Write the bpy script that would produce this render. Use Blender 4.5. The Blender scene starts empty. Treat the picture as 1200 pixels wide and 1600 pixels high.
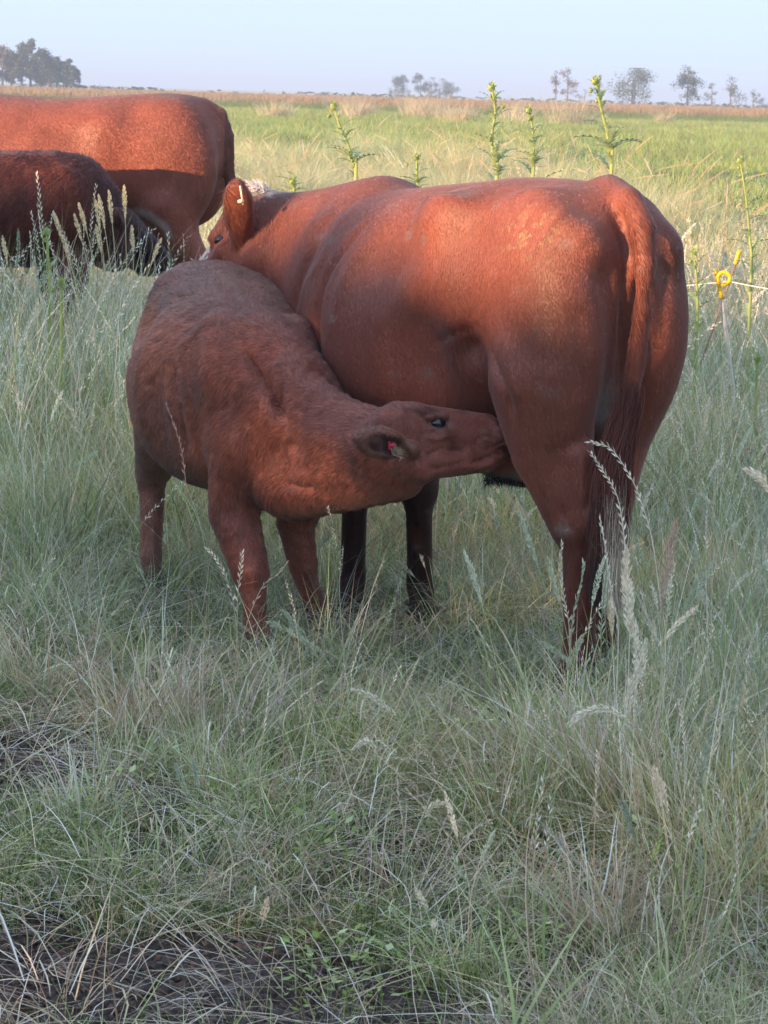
import bpy, math, random
import numpy as np
from mathutils import Vector, Matrix

R = math.radians
rng = np.random.default_rng(7)
random.seed(7)
SC = bpy.context.scene
COL = SC.collection

# ------------------------------------------------------------------ camera
EYE = 1.6
FPX, PITCH, ROLL = 4000.0, R(9.29), R(1.67)
_r0 = np.array([1.0, 0, 0]); _u0 = np.array([0, math.sin(PITCH), math.cos(PITCH)])
CF = np.array([0, math.cos(PITCH), -math.sin(PITCH)])
CR = math.cos(ROLL) * _r0 + math.sin(ROLL) * _u0
CU = -math.sin(ROLL) * _r0 + math.cos(ROLL) * _u0
cam_d = bpy.data.cameras.new("camera")
cam = bpy.data.objects.new("camera", cam_d)
COL.objects.link(cam)
cam.matrix_world = Matrix(((CR[0], CU[0], -CF[0], 0), (CR[1], CU[1], -CF[1], 0), (CR[2], CU[2], -CF[2], EYE), (0, 0, 0, 1)))
cam_d.sensor_fit = 'VERTICAL'; cam_d.sensor_height = 36; cam_d.sensor_width = 27
cam_d.lens = 90
cam_d.clip_start = 0.2; cam_d.clip_end = 9000
cam_d.dof.use_dof = True; cam_d.dof.focus_distance = 7.0; cam_d.dof.aperture_fstop = 24
SC.camera = cam

# ------------------------------------------------------------------ light
SUN_EL, SUN_AZ = 8.0, 50.0          # azimuth from -Y towards -X : behind the photographer, to the left
w = bpy.data.worlds.new("World"); SC.world = w; w.use_nodes = True
nt = w.node_tree; nt.nodes.clear()
sky = nt.nodes.new("ShaderNodeTexSky"); sky.sky_type = 'NISHITA'; sky.sun_disc = False
sky.sun_elevation = R(SUN_EL); sky.sun_rotation = R(180 + SUN_AZ)
sky.air_density = 1.0; sky.dust_density = 1.5; sky.ozone_density = 8.0
thin = nt.nodes.new("ShaderNodeMix"); thin.data_type = 'RGBA'; thin.inputs[0].default_value = .84; thin.inputs[7].default_value = (2.65, 3.3, 4.45, 1)   # thin even high haze
bg = nt.nodes.new("ShaderNodeBackground"); bg.inputs[1].default_value = 0.135
out = nt.nodes.new("ShaderNodeOutputWorld")
nt.links.new(sky.outputs[0], thin.inputs[6]); nt.links.new(thin.outputs[2], bg.inputs[0]); nt.links.new(bg.outputs[0], out.inputs[0])
sd = bpy.data.lights.new("sun", 'SUN'); so = bpy.data.objects.new("sun", sd); COL.objects.link(so)
sd.energy = 4.4; sd.color = (1.0, 0.62, 0.36); sd.angle = R(0.5)
SUNV = np.array([-math.sin(R(SUN_AZ)) * math.cos(R(SUN_EL)), -math.cos(R(SUN_AZ)) * math.cos(R(SUN_EL)), math.sin(R(SUN_EL))])
so.rotation_euler = Vector(SUNV).to_track_quat('Z', 'Y').to_euler()
so.location = (-30, -25, 20)
SC.view_settings.view_transform = 'Standard'; SC.view_settings.look = 'None'
SC.view_settings.gamma = 1; SC.view_settings.use_curve_mapping = False
SC.view_settings.exposure = 1.33
SC.render.engine = 'CYCLES'
SC.cycles.max_bounces = 5; SC.cycles.diffuse_bounces = 4; SC.cycles.glossy_bounces = 2
SC.cycles.transmission_bounces = 3; SC.cycles.transparent_max_bounces = 8
SC.cycles.use_denoising = True
SC.cycles.denoiser = 'OPENIMAGEDENOISE'; SC.cycles.denoising_input_passes = 'RGB_ALBEDO_NORMAL'; SC.cycles.denoising_prefilter = 'ACCURATE'

# ------------------------------------------------------------------ helpers
def pix(px, py, Y):
    """world point seen at photograph pixel (px,py) whose world Y is Y"""
    d = CF * FPX + CR * (px - 600) - CU * (py - 800)
    return np.array([0, 0, EYE]) + d * (Y / d[1])

def tag(o, label=None, cat=None, group=None, kind=None):
    if label: o["label"] = label
    if cat: o["category"] = cat
    if group: o["group"] = group
    if kind: o["kind"] = kind
    return o

def mesh_np(name, V, F, mats=(), parent=None, smooth=False, attrs=None, link=True):
    """V (n,3); F list of (m,k) arrays"""
    me = bpy.data.meshes.new(name)
    V = np.asarray(V, np.float32)
    Fs = [np.asarray(f, np.int32) for f in (F if isinstance(F, (list, tuple)) else [F]) if len(f)]
    me.vertices.add(len(V)); me.vertices.foreach_set("co", V.ravel())
    tot = np.concatenate([np.full(len(f), f.shape[1], np.int32) for f in Fs])
    idx = np.concatenate([f.ravel() for f in Fs])
    me.loops.add(len(idx)); me.loops.foreach_set("vertex_index", idx)
    me.polygons.add(len(tot))
    st = np.concatenate([[0], np.cumsum(tot)[:-1]]).astype(np.int32)
    me.polygons.foreach_set("loop_start", st)
    me.polygons.foreach_set("loop_total", tot)
    me.update(calc_edges=True)
    if smooth: me.polygons.foreach_set("use_smooth", np.ones(len(tot), bool))
    for k, a in (attrs or {}).items():
        a = np.asarray(a, np.float32)
        if a.ndim == 2 and a.shape[1] == 3:
            a = np.concatenate([a, np.ones((len(a), 1), np.float32)], 1)
            at = me.color_attributes.new(k, 'FLOAT_COLOR', 'POINT'); at.data.foreach_set("color", a.ravel())
        else:
            at = me.attributes.new(k, 'FLOAT', 'POINT'); at.data.foreach_set("value", a.ravel())
    for m in (mats if isinstance(mats, (list, tuple)) else [mats]):
        me.materials.append(m)
    o = bpy.data.objects.new(name, me)
    if link: COL.objects.link(o)
    if parent: o.parent = parent
    return o

def empty(name, loc=(0, 0, 0)):
    o = bpy.data.objects.new(name, None); COL.objects.link(o); o.location = loc
    o.empty_display_size = 0.1
    return o

def adopt(o, parent):
    """parent without moving"""
    o.parent = parent
    o.matrix_parent_inverse = Matrix.Translation(parent.location).inverted()
    return o

class Nz:
    """cheap smooth noise : sum of random sines, about -1..1"""
    def __init__(s, seed, freq, n=7):
        r = np.random.default_rng(seed)
        k = r.normal(size=(n, 3)); k /= np.linalg.norm(k, axis=1)[:, None]
        s.k = k * (2 * math.pi * freq * r.uniform(.6, 1.5, n))[:, None]; s.p = r.uniform(0, 6.28, n); s.n = n
    def __call__(s, P):
        P = np.atleast_2d(P)
        if P.shape[1] == 2: P = np.c_[P, np.zeros(len(P))]
        return np.sin(P @ s.k.T + s.p).sum(1) / (s.n ** .5) * .8

def nodes(m):
    m.use_nodes = True
    t = m.node_tree
    return t, t.nodes, t.links, t.nodes["Principled BSDF"]

# ------------------------------------------------------------------ SDF modelling
class Field:
    def __init__(s, xs, ys, zs):
        s.x, s.y, s.z = [np.asarray(a, np.float32) for a in (xs, ys, zs)]
        s.d = np.full((len(xs), len(ys), len(zs)), .25, np.float32)
    def box(s, lo, hi):
        sl = []
        for a, l, h in zip((s.x, s.y, s.z), lo, hi):
            i0 = max(0, int(np.searchsorted(a, l)) - 1); i1 = min(len(a), int(np.searchsorted(a, h)) + 1)
            sl.append(slice(i0, max(i1, i0 + 1)))
        sl = tuple(sl)
        X, Y, Z = np.meshgrid(s.x[sl[0]], s.y[sl[1]], s.z[sl[2]], indexing='ij')
        return sl, X, Y, Z
    def add(s, sl, dn, k, sub=False):
        a = s.d[sl]
        if sub:
            b = -dn
            h = np.clip(.5 - .5 * (a - b) / k, 0, 1)
            s.d[sl] = a * (1 - h) + b * h + k * h * (1 - h)
        else:
            h = np.clip(.5 + .5 * (a - dn) / k, 0, 1)
            s.d[sl] = a * (1 - h) + dn * h - k * h * (1 - h)
    def cone(s, a, b, ra, rb, k=.03, sub=False):
        a = np.asarray(a, float); b = np.asarray(b, float); m = max(ra, rb) + k * 1.6 + .02
        sl, X, Y, Z = s.box(np.minimum(a, b) - m, np.maximum(a, b) + m)
        ab = b - a; L2 = max(ab @ ab, 1e-9)
        t = ((X - a[0]) * ab[0] + (Y - a[1]) * ab[1] + (Z - a[2]) * ab[2]) / L2
        t = np.clip(t, 0, 1); r = ra + (rb - ra) * (t * t * (3 - 2 * t) * .35 + t * .65)
        d = np.sqrt((X - a[0] - t * ab[0]) ** 2 + (Y - a[1] - t * ab[1]) ** 2 + (Z - a[2] - t * ab[2]) ** 2) - r
        s.add(sl, d.astype(np.float32), k, sub)
    def chain(s, pts, rad, k=.03):
        """one limb: its segments are joined without bulges, then blended into the body"""
        P = np.asarray(pts, float); m = max(rad) + k * 1.6 + .03
        sl, X, Y, Z = s.box(P.min(0) - m, P.max(0) + m); out = None
        for i in range(len(P) - 1):
            a, b = P[i], P[i + 1]; ab = b - a; L2 = max(ab @ ab, 1e-9)
            t = np.clip(((X - a[0]) * ab[0] + (Y - a[1]) * ab[1] + (Z - a[2]) * ab[2]) / L2, 0, 1)
            d = np.sqrt((X - a[0] - t * ab[0]) ** 2 + (Y - a[1] - t * ab[1]) ** 2 + (Z - a[2] - t * ab[2]) ** 2) - (rad[i] + (rad[i + 1] - rad[i]) * t)
            if out is None: out = d
            else:
                kk = .006; h = np.clip(.5 + .5 * (out - d) / kk, 0, 1); out = out * (1 - h) + d * h - kk * h * (1 - h)
        s.add(sl, out.astype(np.float32), k)
    def ell(s, c, r, ax=None, k=.03, sub=False):
        """ellipsoid centre c, radii r along the rows of ax"""
        c = np.asarray(c, float); r = np.asarray(r, float)
        ax = np.eye(3) if ax is None else np.asarray(ax, float)
        ext = np.sqrt(((ax * r[:, None]) ** 2).sum(0)) + k * 1.6 + .02
        sl, X, Y, Z = s.box(c - ext, c + ext)
        X = X - c[0]; Y = Y - c[1]; Z = Z - c[2]
        q = [(X * ax[i, 0] + Y * ax[i, 1] + Z * ax[i, 2]) for i in range(3)]
        k0 = np.sqrt(sum((q[i] / r[i]) ** 2 for i in range(3)))
        k1 = np.sqrt(sum((q[i] / r[i] ** 2) ** 2 for i in range(3))) + 1e-6
        s.add(sl, (k0 * (k0 - 1) / k1).astype(np.float32), k, sub)
    def loft(s, org, h, l, st, k=.03):
        """st rows: f, ztop, zbot, halfwidth, z of widest (0..1 from bottom), exponent, [lateral offset]"""
        st = np.asarray(st, float)
        c0 = org + h * st[:, 0].min(); c1 = org + h * st[:, 0].max(); m = st[:, 3].max() + .12
        lo = np.minimum(c0, c1) - m; hi = np.maximum(c0, c1) + m
        lo[2] = st[:, 2].min() - .1; hi[2] = st[:, 1].max() + .1
        sl, X, Y, Z = s.box(lo, hi)
        f = (X - org[0]) * h[0] + (Y - org[1]) * h[1]
        q = (X - org[0]) * l[0] + (Y - org[1]) * l[1]
        def sp(col):   # smooth (catmull via dense linear + blur)
            ff = np.linspace(st[0, 0], st[-1, 0], 400); v = np.interp(ff, st[:, 0], st[:, col])
            kk = np.hanning(61); kk /= kk.sum(); vp = np.convolve(np.pad(v, 30, mode='reflect', reflect_type='odd'), kk, 'valid')
            return np.interp(f, ff, vp)
        zt, zb, wd, zw, ex = [sp(i) for i in (1, 2, 3, 4, 5)]
        if st.shape[1] > 6: q = q - sp(6)
        zc = zb + (zt - zb) * zw
        hh = np.where(Z > zc, zt - zc, zc - zb)
        u = np.abs(q) / wd; v = np.abs(Z - zc) / hh
        r = (u ** ex + v ** ex) ** (1 / ex)
        g = np.sqrt((np.abs(q) / wd ** 2) ** 2 + (np.abs(Z - zc) / hh ** 2) ** 2) + 1e-5
        rr = np.sqrt(u * u + v * v) + 1e-5
        d = (r - 1) * rr / g
        f0, f1 = st[0, 0], st[-1, 0]
        e = np.maximum(f0 - f, f - f1)
        d = np.where(e > -.02, np.maximum(d, e) + 0, d)
        s.add(sl, d.astype(np.float32), k)
    def mesh(s, smooth=2):
        d = s.d; ins = d < 0
        nx, ny, nz = d.shape
        c = ins[:-1, :-1, :-1].astype(np.int8)
        tot = np.zeros_like(c)
        for i in (0, 1):
            for j in (0, 1):
                for k in (0, 1):
                    tot += ins[i:nx - 1 + i, j:ny - 1 + j, k:nz - 1 + k]
        act = (tot > 0) & (tot < 8)
        I, J, K = np.nonzero(act); n = len(I)
        vid = np.full(act.shape, -1, np.int64); vid[I, J, K] = np.arange(n)
        cs = [(a, b, e) for a in (0, 1) for b in (0, 1) for e in (0, 1)]
        val = {q: d[I + q[0], J + q[1], K + q[2]] for q in cs}
        pos = {q: np.stack([s.x[I + q[0]], s.y[J + q[1]], s.z[K + q[2]]], 1) for q in cs}
        acc = np.zeros((n, 3)); cnt = np.zeros(n)
        for q in cs:
            for ax in range(3):
                if q[ax] == 0:
                    p = list(q); p[ax] = 1; p = tuple(p)
                    va, vb = val[q], val[p]; m = (va < 0) != (vb < 0)
                    t = np.where(m, va / np.where(m, va - vb, 1), 0)[:, None]
                    pt = pos[q] * (1 - t) + pos[p] * t
                    acc += np.where(m[:, None], pt, 0); cnt += m
        V = acc / cnt[:, None]
        F = []
        for ax in range(3):
            A = [slice(None)] * 3; B = [slice(None)] * 3; A[ax] = slice(0, -1); B[ax] = slice(1, None)
            ch = ins[tuple(A)] != ins[tuple(B)]
            o1, o2 = [(1, 2), (2, 0), (0, 1)][ax]
            idx = np.nonzero(ch); g = np.stack(idx, 1)
            ok = (g[:, o1] > 0) & (g[:, o2] > 0) & (g[:, o1] < d.shape[o1] - 1) & (g[:, o2] < d.shape[o2] - 1)
            g = g[ok]
            e1 = np.zeros(3, int); e1[o1] = 1; e2 = np.zeros(3, int); e2[o2] = 1
            def vv(h): return vid[h[:, 0], h[:, 1], h[:, 2]]
            q = np.stack([vv(g - e1 - e2), vv(g - e2), vv(g), vv(g - e1)], 1)
            inside = ins[g[:, 0], g[:, 1], g[:, 2]]
            q[~inside] = q[~inside][:, ::-1]
            F.append(q)
        F = np.concatenate(F); F = F[(F >= 0).all(1)]
        e = np.concatenate([F[:, [0, 1]], F[:, [1, 2]], F[:, [2, 3]], F[:, [3, 0]]])
        for it in range(smooth):
            S = np.zeros_like(V); C = np.zeros(n)
            for c2 in range(3): S[:, c2] = np.bincount(e[:, 0], V[e[:, 1], c2], n) + np.bincount(e[:, 1], V[e[:, 0], c2], n)
            C = np.bincount(e[:, 0], minlength=n) + np.bincount(e[:, 1], minlength=n)
            V = V + .6 * (S / np.maximum(C, 1)[:, None] - V)
        return V, F

def axis(lo, hi, coarse, fine=None, h=None):
    """grid coordinates with a finer stretch"""
    out = [lo]
    while out[-1] < hi:
        st = coarse
        if fine and fine[0] - .02 < out[-1] < fine[1]: st = h
        out.append(out[-1] + st)
    return np.array(out)

def vnormals(V, F):
    a, b, c, d = V[F[:, 0]], V[F[:, 1]], V[F[:, 2]], V[F[:, 3]]
    fn = np.cross(c - a, d - b)
    N = np.zeros_like(V)
    for k in range(4):
        for c2 in range(3): N[:, c2] += np.bincount(F[:, k], fn[:, c2], len(V))
    return N / (np.linalg.norm(N, axis=1)[:, None] + 1e-12), fn

def unit(v): v = np.asarray(v, float); return v / np.linalg.norm(v)
def bell(P, c, r):
    return np.exp(-(((P - np.asarray(c)) / np.asarray(r)) ** 2).sum(1))

# ------------------------------------------------------------------ animal materials
def coat_material(name, rough=.5, sheen=.25, bump=.25):
    m = bpy.data.materials.new(name); t, N, L, b = nodes(m)
    a = N.new("ShaderNodeAttribute"); a.attribute_name = "col"
    tc = N.new("ShaderNodeTexCoord")
    n1 = N.new("ShaderNodeTexNoise"); n1.inputs["Scale"].default_value = 90; n1.inputs["Detail"].default_value = 6
    mp = N.new("ShaderNodeMapping"); mp.inputs["Scale"].default_value = (1, 1, .25)
    L.new(tc.outputs["Object"], mp.inputs[0]); L.new(mp.outputs[0], n1.inputs["Vector"])
    n2 = N.new("ShaderNodeTexNoise"); n2.inputs["Scale"].default_value = 9; n2.inputs["Detail"].default_value = 5
    L.new(tc.outputs["Object"], n2.inputs["Vector"])
    mr = N.new("ShaderNodeMapRange"); mr.inputs[1].default_value = .3; mr.inputs[2].default_value = .7; mr.inputs[3].default_value = .92; mr.inputs[4].default_value = 1.08
    L.new(n2.outputs[0], mr.inputs[0])
    mx = N.new("ShaderNodeVectorMath"); mx.operation = 'SCALE'
    L.new(a.outputs["Color"], mx.inputs[0]); L.new(mr.outputs[0], mx.inputs["Scale"])
    L.new(mx.outputs[0], b.inputs["Base Color"])
    bp = N.new("ShaderNodeBump"); bp.inputs["Strength"].default_value = bump; bp.inputs["Distance"].default_value = .004
    L.new(n1.outputs[0], bp.inputs["Height"]); L.new(bp.outputs[0], b.inputs["Normal"])
    b.inputs["Roughness"].default_value = rough
    b.inputs["Specular IOR Level"].default_value = .35
    b.inputs["Sheen Weight"].default_value = sheen; b.inputs["Sheen Roughness"].default_value = .4
    return m

def fur_material(name, rough=.52, spec=.32):
    m = bpy.data.materials.new(name); t, N, L, b = nodes(m)
    a = N.new("ShaderNodeAttribute"); a.attribute_name = "col"
    n = N.new("ShaderNodeAttribute"); n.attribute_name = "nrm"
    L.new(a.outputs["Color"], b.inputs["Base Color"])
    L.new(n.outputs["Vector"], b.inputs["Normal"])
    b.inputs["Roughness"].default_value = rough; b.inputs["Specular IOR Level"].default_value = spec
    b.inputs["Sheen Weight"].default_value = .15
    return m

def make_hair(name, P0, Ds, rad, col, nrm, mat, parent):
    """P0 (n,3) roots; Ds (n,k,3) offsets of points 0..k-1 ; rad (k,)"""
    n, k = Ds.shape[:2]
    hc = bpy.data.hair_curves.new(name)
    hc.add_curves([k] * n)
    pos = (P0[:, None, :] + Ds).astype(np.float32)
    hc.attributes["position"].data.foreach_set("vector", pos.ravel()) if "position" in hc.attributes else hc.position_data.foreach_set("vector", pos.ravel())
    ra = hc.attributes.get("radius") or hc.attributes.new("radius", 'FLOAT', 'POINT')
    ra.data.foreach_set("value", np.tile(np.asarray(rad, np.float32), n))
    ca = hc.attributes.new("col", 'FLOAT_COLOR', 'CURVE')
    ca.data.foreach_set("color", np.c_[col, np.ones(n)].astype(np.float32).ravel())
    na = hc.attributes.new("nrm", 'FLOAT_VECTOR', 'CURVE')
    na.data.foreach_set("vector", nrm.astype(np.float32).ravel())
    hc.materials.append(mat)
    o = bpy.data.objects.new(name, hc); COL.objects.link(o)
    if parent: adopt(o, parent)
    return o

def fur(V, F, n, colf, lenf, flowf, mat, parent, rad=.0007, lift=.35, jit=.25, seed=1, densf=None, swirl=1.0, var=.3, nj=.16):
    r = np.random.default_rng(seed)
    N, fn = vnormals(V, F)
    area = np.linalg.norm(fn, axis=1)
    C = V[F].mean(1)
    vis = ((np.array([0, 0, EYE]) - C) * fn).sum(1) / (np.linalg.norm(C - np.array([0, 0, EYE]), axis=1) * area + 1e-9)
    wgt = area * np.clip((vis + .55) * 2, .12, 1)          # far side gets a thinner coat
    if densf is not None: wgt = wgt * densf(C)
    cw = np.cumsum(wgt); fi = np.searchsorted(cw, r.uniform(0, cw[-1], n)); fi = np.minimum(fi, len(F) - 1)
    u = r.uniform(size=(n, 1)); v = r.uniform(size=(n, 1))
    q = F[fi]
    P = (V[q[:, 0]] * (1 - u) * (1 - v) + V[q[:, 1]] * u * (1 - v) + V[q[:, 2]] * u * v + V[q[:, 3]] * (1 - u) * v)
    NN = (N[q[:, 0]] * (1 - u) * (1 - v) + N[q[:, 1]] * u * (1 - v) + N[q[:, 2]] * u * v + N[q[:, 3]] * (1 - u) * v)
    NN /= np.linalg.norm(NN, axis=1)[:, None] + 1e-9
    fl = flowf(P, NN)
    sw = np.stack([Nz(seed + 11, 9)(P), Nz(seed + 12, 9)(P), Nz(seed + 13, 9)(P)], 1) * .28 + np.stack([Nz(seed + 21, 30)(P), Nz(seed + 22, 30)(P), Nz(seed + 23, 30)(P)], 1) * .10
    fl = fl + sw * swirl + r.normal(size=(n, 3)) * jit
    fl -= NN * (fl * NN).sum(1)[:, None]; fl /= np.linalg.norm(fl, axis=1)[:, None] + 1e-9
    ln = lenf(P) * r.uniform(.6, 1.25, n)
    lf = lift * (1 + 1.5 * var * Nz(seed + 31, 25)(P)) * r.uniform(.6, 1.3, n)
    d1 = fl + NN * lf[:, None]; d2 = fl + NN * (lf * .45)[:, None] + np.array([0, 0, -.1])
    D = np.zeros((n, 3, 3)); D[:, 0] = -NN * .002; D[:, 1] = d1 * (ln * .5)[:, None]; D[:, 2] = D[:, 1] + d2 * (ln * .5)[:, None]
    col = colf(P) * (r.uniform(1 - var, 1 + var, (n, 1))) * (1 + var * .5 * Nz(seed + 41, 30)(P))[:, None]
    nr = NN + fl * .2 + r.normal(size=(n, 3)) * nj
    nr /= np.linalg.norm(nr, axis=1)[:, None]
    return make_hair("fur", P, D, [rad, rad * .8, rad * .15], np.clip(col, 0, 1), nr, mat, parent)

RED = np.array([.34, .105, .066]); DARK = np.array([.05, .02, .018]); WHITE = np.array([.62, .56, .50]); BROWN = np.array([.38, .175, .118])
hide_m = coat_material("cow_hide"); fur_m = fur_material("cow_fur")
def simple(name, col, rough=.5, **kw):
    m = bpy.data.materials.new(name); t, N, L, b = nodes(m)
    b.inputs["Base Color"].default_value = (*col, 1); b.inputs["Roughness"].default_value = rough
    for k, v in kw.items(): b.inputs[k.replace('_', ' ')].default_value = v
    return m
eye_m = simple("wet_dark_eye", (.012, .01, .012), .06, Specular_IOR_Level=.8)
lid_m = simple("pale_eyelid", (.17, .08, .06), .5)
yellow_m = simple("yellow_plastic", (.85, .50, .01), .35)
def frame(fwd, up):
    f = unit(fwd); u = np.asarray(up, float); u = unit(u - f * (u @ f)); l = np.cross(u, f)
    return np.stack([f, l, u])          # rows: forward, left, up

def head(fd, o, A, L, k=.02, mouth=.0):
    """o = top of the poll, A frame rows (to the nose, left, up), L head length"""
    def p(x, y, z): return o + L * (A[0] * x + A[1] * y + A[2] * z)
    fd.ell(p(.16, 0, -.17), np.array([.21, .185, .17]) * L, A, k * 2)
    fd.cone(p(.25, 0, -.16), p(.84, 0, -.235), .155 * L, .115 * L, k * 2)
    fd.cone(p(.3, 0, -.09), p(.8, 0, -.13), .09 * L, .075 * L, k)
    fd.ell(p(.58, 0, -.28), np.array([.24, .10, .17]) * L, A, k * 1.5)
    for s in (-1, 1):
        fd.ell(p(.27, s * .105, -.33), np.array([.21, .075, .20]) * L, A, k * 1.5)
        fd.cone(p(.20, s * .10, -.45), p(.80, s * .035, -.40), .09 * L, .06 * L, k * 1.5)
        fd.cone(p(.30, s * .145, -.245), p(.62, s * .10, -.30), .028 * L, .02 * L, k)      # cheek ridge
        fd.cone(p(.27, s * .13, -.07), p(.42, s * .155, -.10), .055 * L, .04 * L, k)
        fd.cone(p(.42, s * .15, -.21), p(.62, s * .10, -.25), .045 * L, .03 * L, k)
        fd.ell(p(.90, s * .06, -.20), np.array([.10, .085, .10]) * L, A, k)
    fd.ell(p(.88, 0, -.30), np.array([.12, .10, .085]) * L, A, k)
    fd.ell(p(.86, 0, -.37), np.array([.09, .075, .05]) * L, A, k * .6)
    for s in (-1, 1):
        fd.ell(p(.39, s * .198, -.15), np.array([.060, .035, .040]) * L, A, k * .35, sub=True)
        fd.cone(p(.335, s * .178, -.118), p(.44, s * .170, -.120), .020 * L, .016 * L, k * .3)    # upper lid
        fd.cone(p(.345, s * .180, -.188), p(.44, s * .168, -.186), .012 * L, .010 * L, k * .3)
        fd.ell(p(.975, s * .095, -.175), np.array([.035, .035, .022]) * L, A, k * .3, sub=True)
        fd.cone(p(1.0, s * .07, -.335), p(.70, s * .135, -.315), .022 * L, .008 * L, k * .25, sub=True)
    return p

def ear(fd, base, d, up, length, width, k=.012):
    """leaf-shaped cup; d outward direction, up = direction of the open side normal"""
    A = frame(d, up)
    c = base + A[0] * length * .55
    fd.cone(base - A[0] * .02, base + A[0] * length * .3, .022 * length / .2, .03 * length / .2, k)
    fd.ell(c, np.array([length * .52, width * .5, .024]), A, k)
    fd.ell(c + A[2] * .026 + A[0] * .004, np.array([length * .40, width * .34, .026]), A, k * .5, sub=True)
    return A

def eyeball(p, A, r, parent, name="eye"):
    bm_v, bm_f = [], []
    n, mth = 16, 10
    for i in range(mth + 1):
        th = math.pi * i / mth
        for j in range(n):
            ph = 2 * math.pi * j / n
            q = np.array([math.sin(th) * math.cos(ph) * 1.25, math.cos(th), math.sin(th) * math.sin(ph)]) * r
            bm_v.append(p + A[0] * q[0] + A[1] * q[1] + A[2] * q[2])
    for i in range(mth):
        for j in range(n): bm_f.append((i * n + j, i * n + (j + 1) % n, (i + 1) * n + (j + 1) % n, (i + 1) * n + j))
    o = mesh_np(name, bm_v, [np.array(bm_f)], eye_m, smooth=True); adopt(o, parent)
    return o

def tube(pts, rad, seg=8, cap=True):
    pts = np.asarray(pts, float); n = len(pts); rad = np.broadcast_to(rad, (n,))
    V = []; T = np.gradient(pts, axis=0); T /= np.linalg.norm(T, axis=1)[:, None] + 1e-12
    ref = np.array([0, 0, 1.]) if abs(T[0][2]) < .9 else np.array([1., 0, 0])
    u = unit(np.cross(T[0], ref))
    for i in range(n):
        u = unit(u - T[i] * (u @ T[i])); v = np.cross(T[i], u)
        for j in range(seg):
            a = 2 * math.pi * j / seg; V.append(pts[i] + rad[i] * (u * math.cos(a) + v * math.sin(a)))
    F = [(i * seg + j, i * seg + (j + 1) % seg, (i + 1) * seg + (j + 1) % seg, (i + 1) * seg + j) for i in range(n - 1) for j in range(seg)]
    V = np.array(V); F = np.array(F)
    if cap:
        V = np.r_[V, pts[:1], pts[-1:]]; a = n * seg
        F = np.r_[F, [(a, (j + 1) % seg, j, a) for j in range(seg)], [(a + 1, (n - 1) * seg + j, (n - 1) * seg + (j + 1) % seg, a + 1) for j in range(seg)]]
    return V, F
def spline(pts, n):
    pts = np.asarray(pts, float); t = np.arange(len(pts)); tt = np.linspace(0, len(pts) - 1, n); out = []
    P = np.r_[[2 * pts[0] - pts[1]], pts, [2 * pts[-1] - pts[-2]]]
    for x in tt:
        i = min(int(x), len(pts) - 2); f = x - i; a, b, c, d = P[i:i + 4]
        out.append(.5 * ((2 * b) + (c - a) * f + (2 * a - 5 * b + 4 * c - d) * f * f + (3 * b - a - 3 * c + d) * f ** 3))
    return np.array(out)
def tris_of(V, F):   # tube faces may hold degenerate quads: split these out as triangles
    F = np.asarray(F); deg = F[:, 0] == F[:, 3]
    return [F[~deg], F[deg][:, :3]]
def join(parts):
    Vs, Fq, Ft, o = [], [], [], 0
    for V, F in parts:
        for f in (tris_of(V, F) if not isinstance(F, list) else F):
            if len(f): (Fq if f.shape[1] == 4 else Ft).append(np.asarray(f) + o)
        Vs.append(V); o += len(V)
    out = []
    if Fq: out.append(np.concatenate(Fq))
    if Ft: out.append(np.concatenate(Ft))
    return np.concatenate(Vs), out

def hoof_leg(fd, pts, rad, fwd, k=.025, s=1.0):
    """leg chain ending at the fetlock, then pastern and cloven hoof"""
    pts = [np.asarray(p, float) for p in pts]
    fd.chain(pts[:-1], rad[:-1], k)
    fet, hf = pts[-2], pts[-1]
    fwd = unit([fwd[0], fwd[1], 0]); lat = np.array([-fwd[1], fwd[0], 0])
    fd.cone(fet, hf + [0, 0, .06 * s], rad[-2] * .95, rad[-1] * .8, .02)
    for q in (-1, 1):
        fd.cone(hf + lat * q * .024 * s + np.array([0, 0, .05 * s]), hf + lat * q * .027 * s + fwd * .035 * s + np.array([0, 0, .018 * s]), rad[-1] * .72, rad[-1] * .66, .008)
    ct = np.array(pts[-3]); fd.cone(ct - fwd * rad[-3] * .75, fet - fwd * rad[-2] * .55 + np.array([0, 0, .01]), rad[-3] * .42, rad[-2] * .42, .010)      # tendon behind the cannon
    for q in (-1, 1):    # dew claws
        fd.cone(fet - fwd * rad[-2] * .9 + lat * q * .018 * s - np.array([0, 0, .02]), fet - fwd * rad[-2] * 1.1 + lat * q * .018 * s - np.array([0, 0, .035]), .011 * s, .008 * s, .006)

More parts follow.
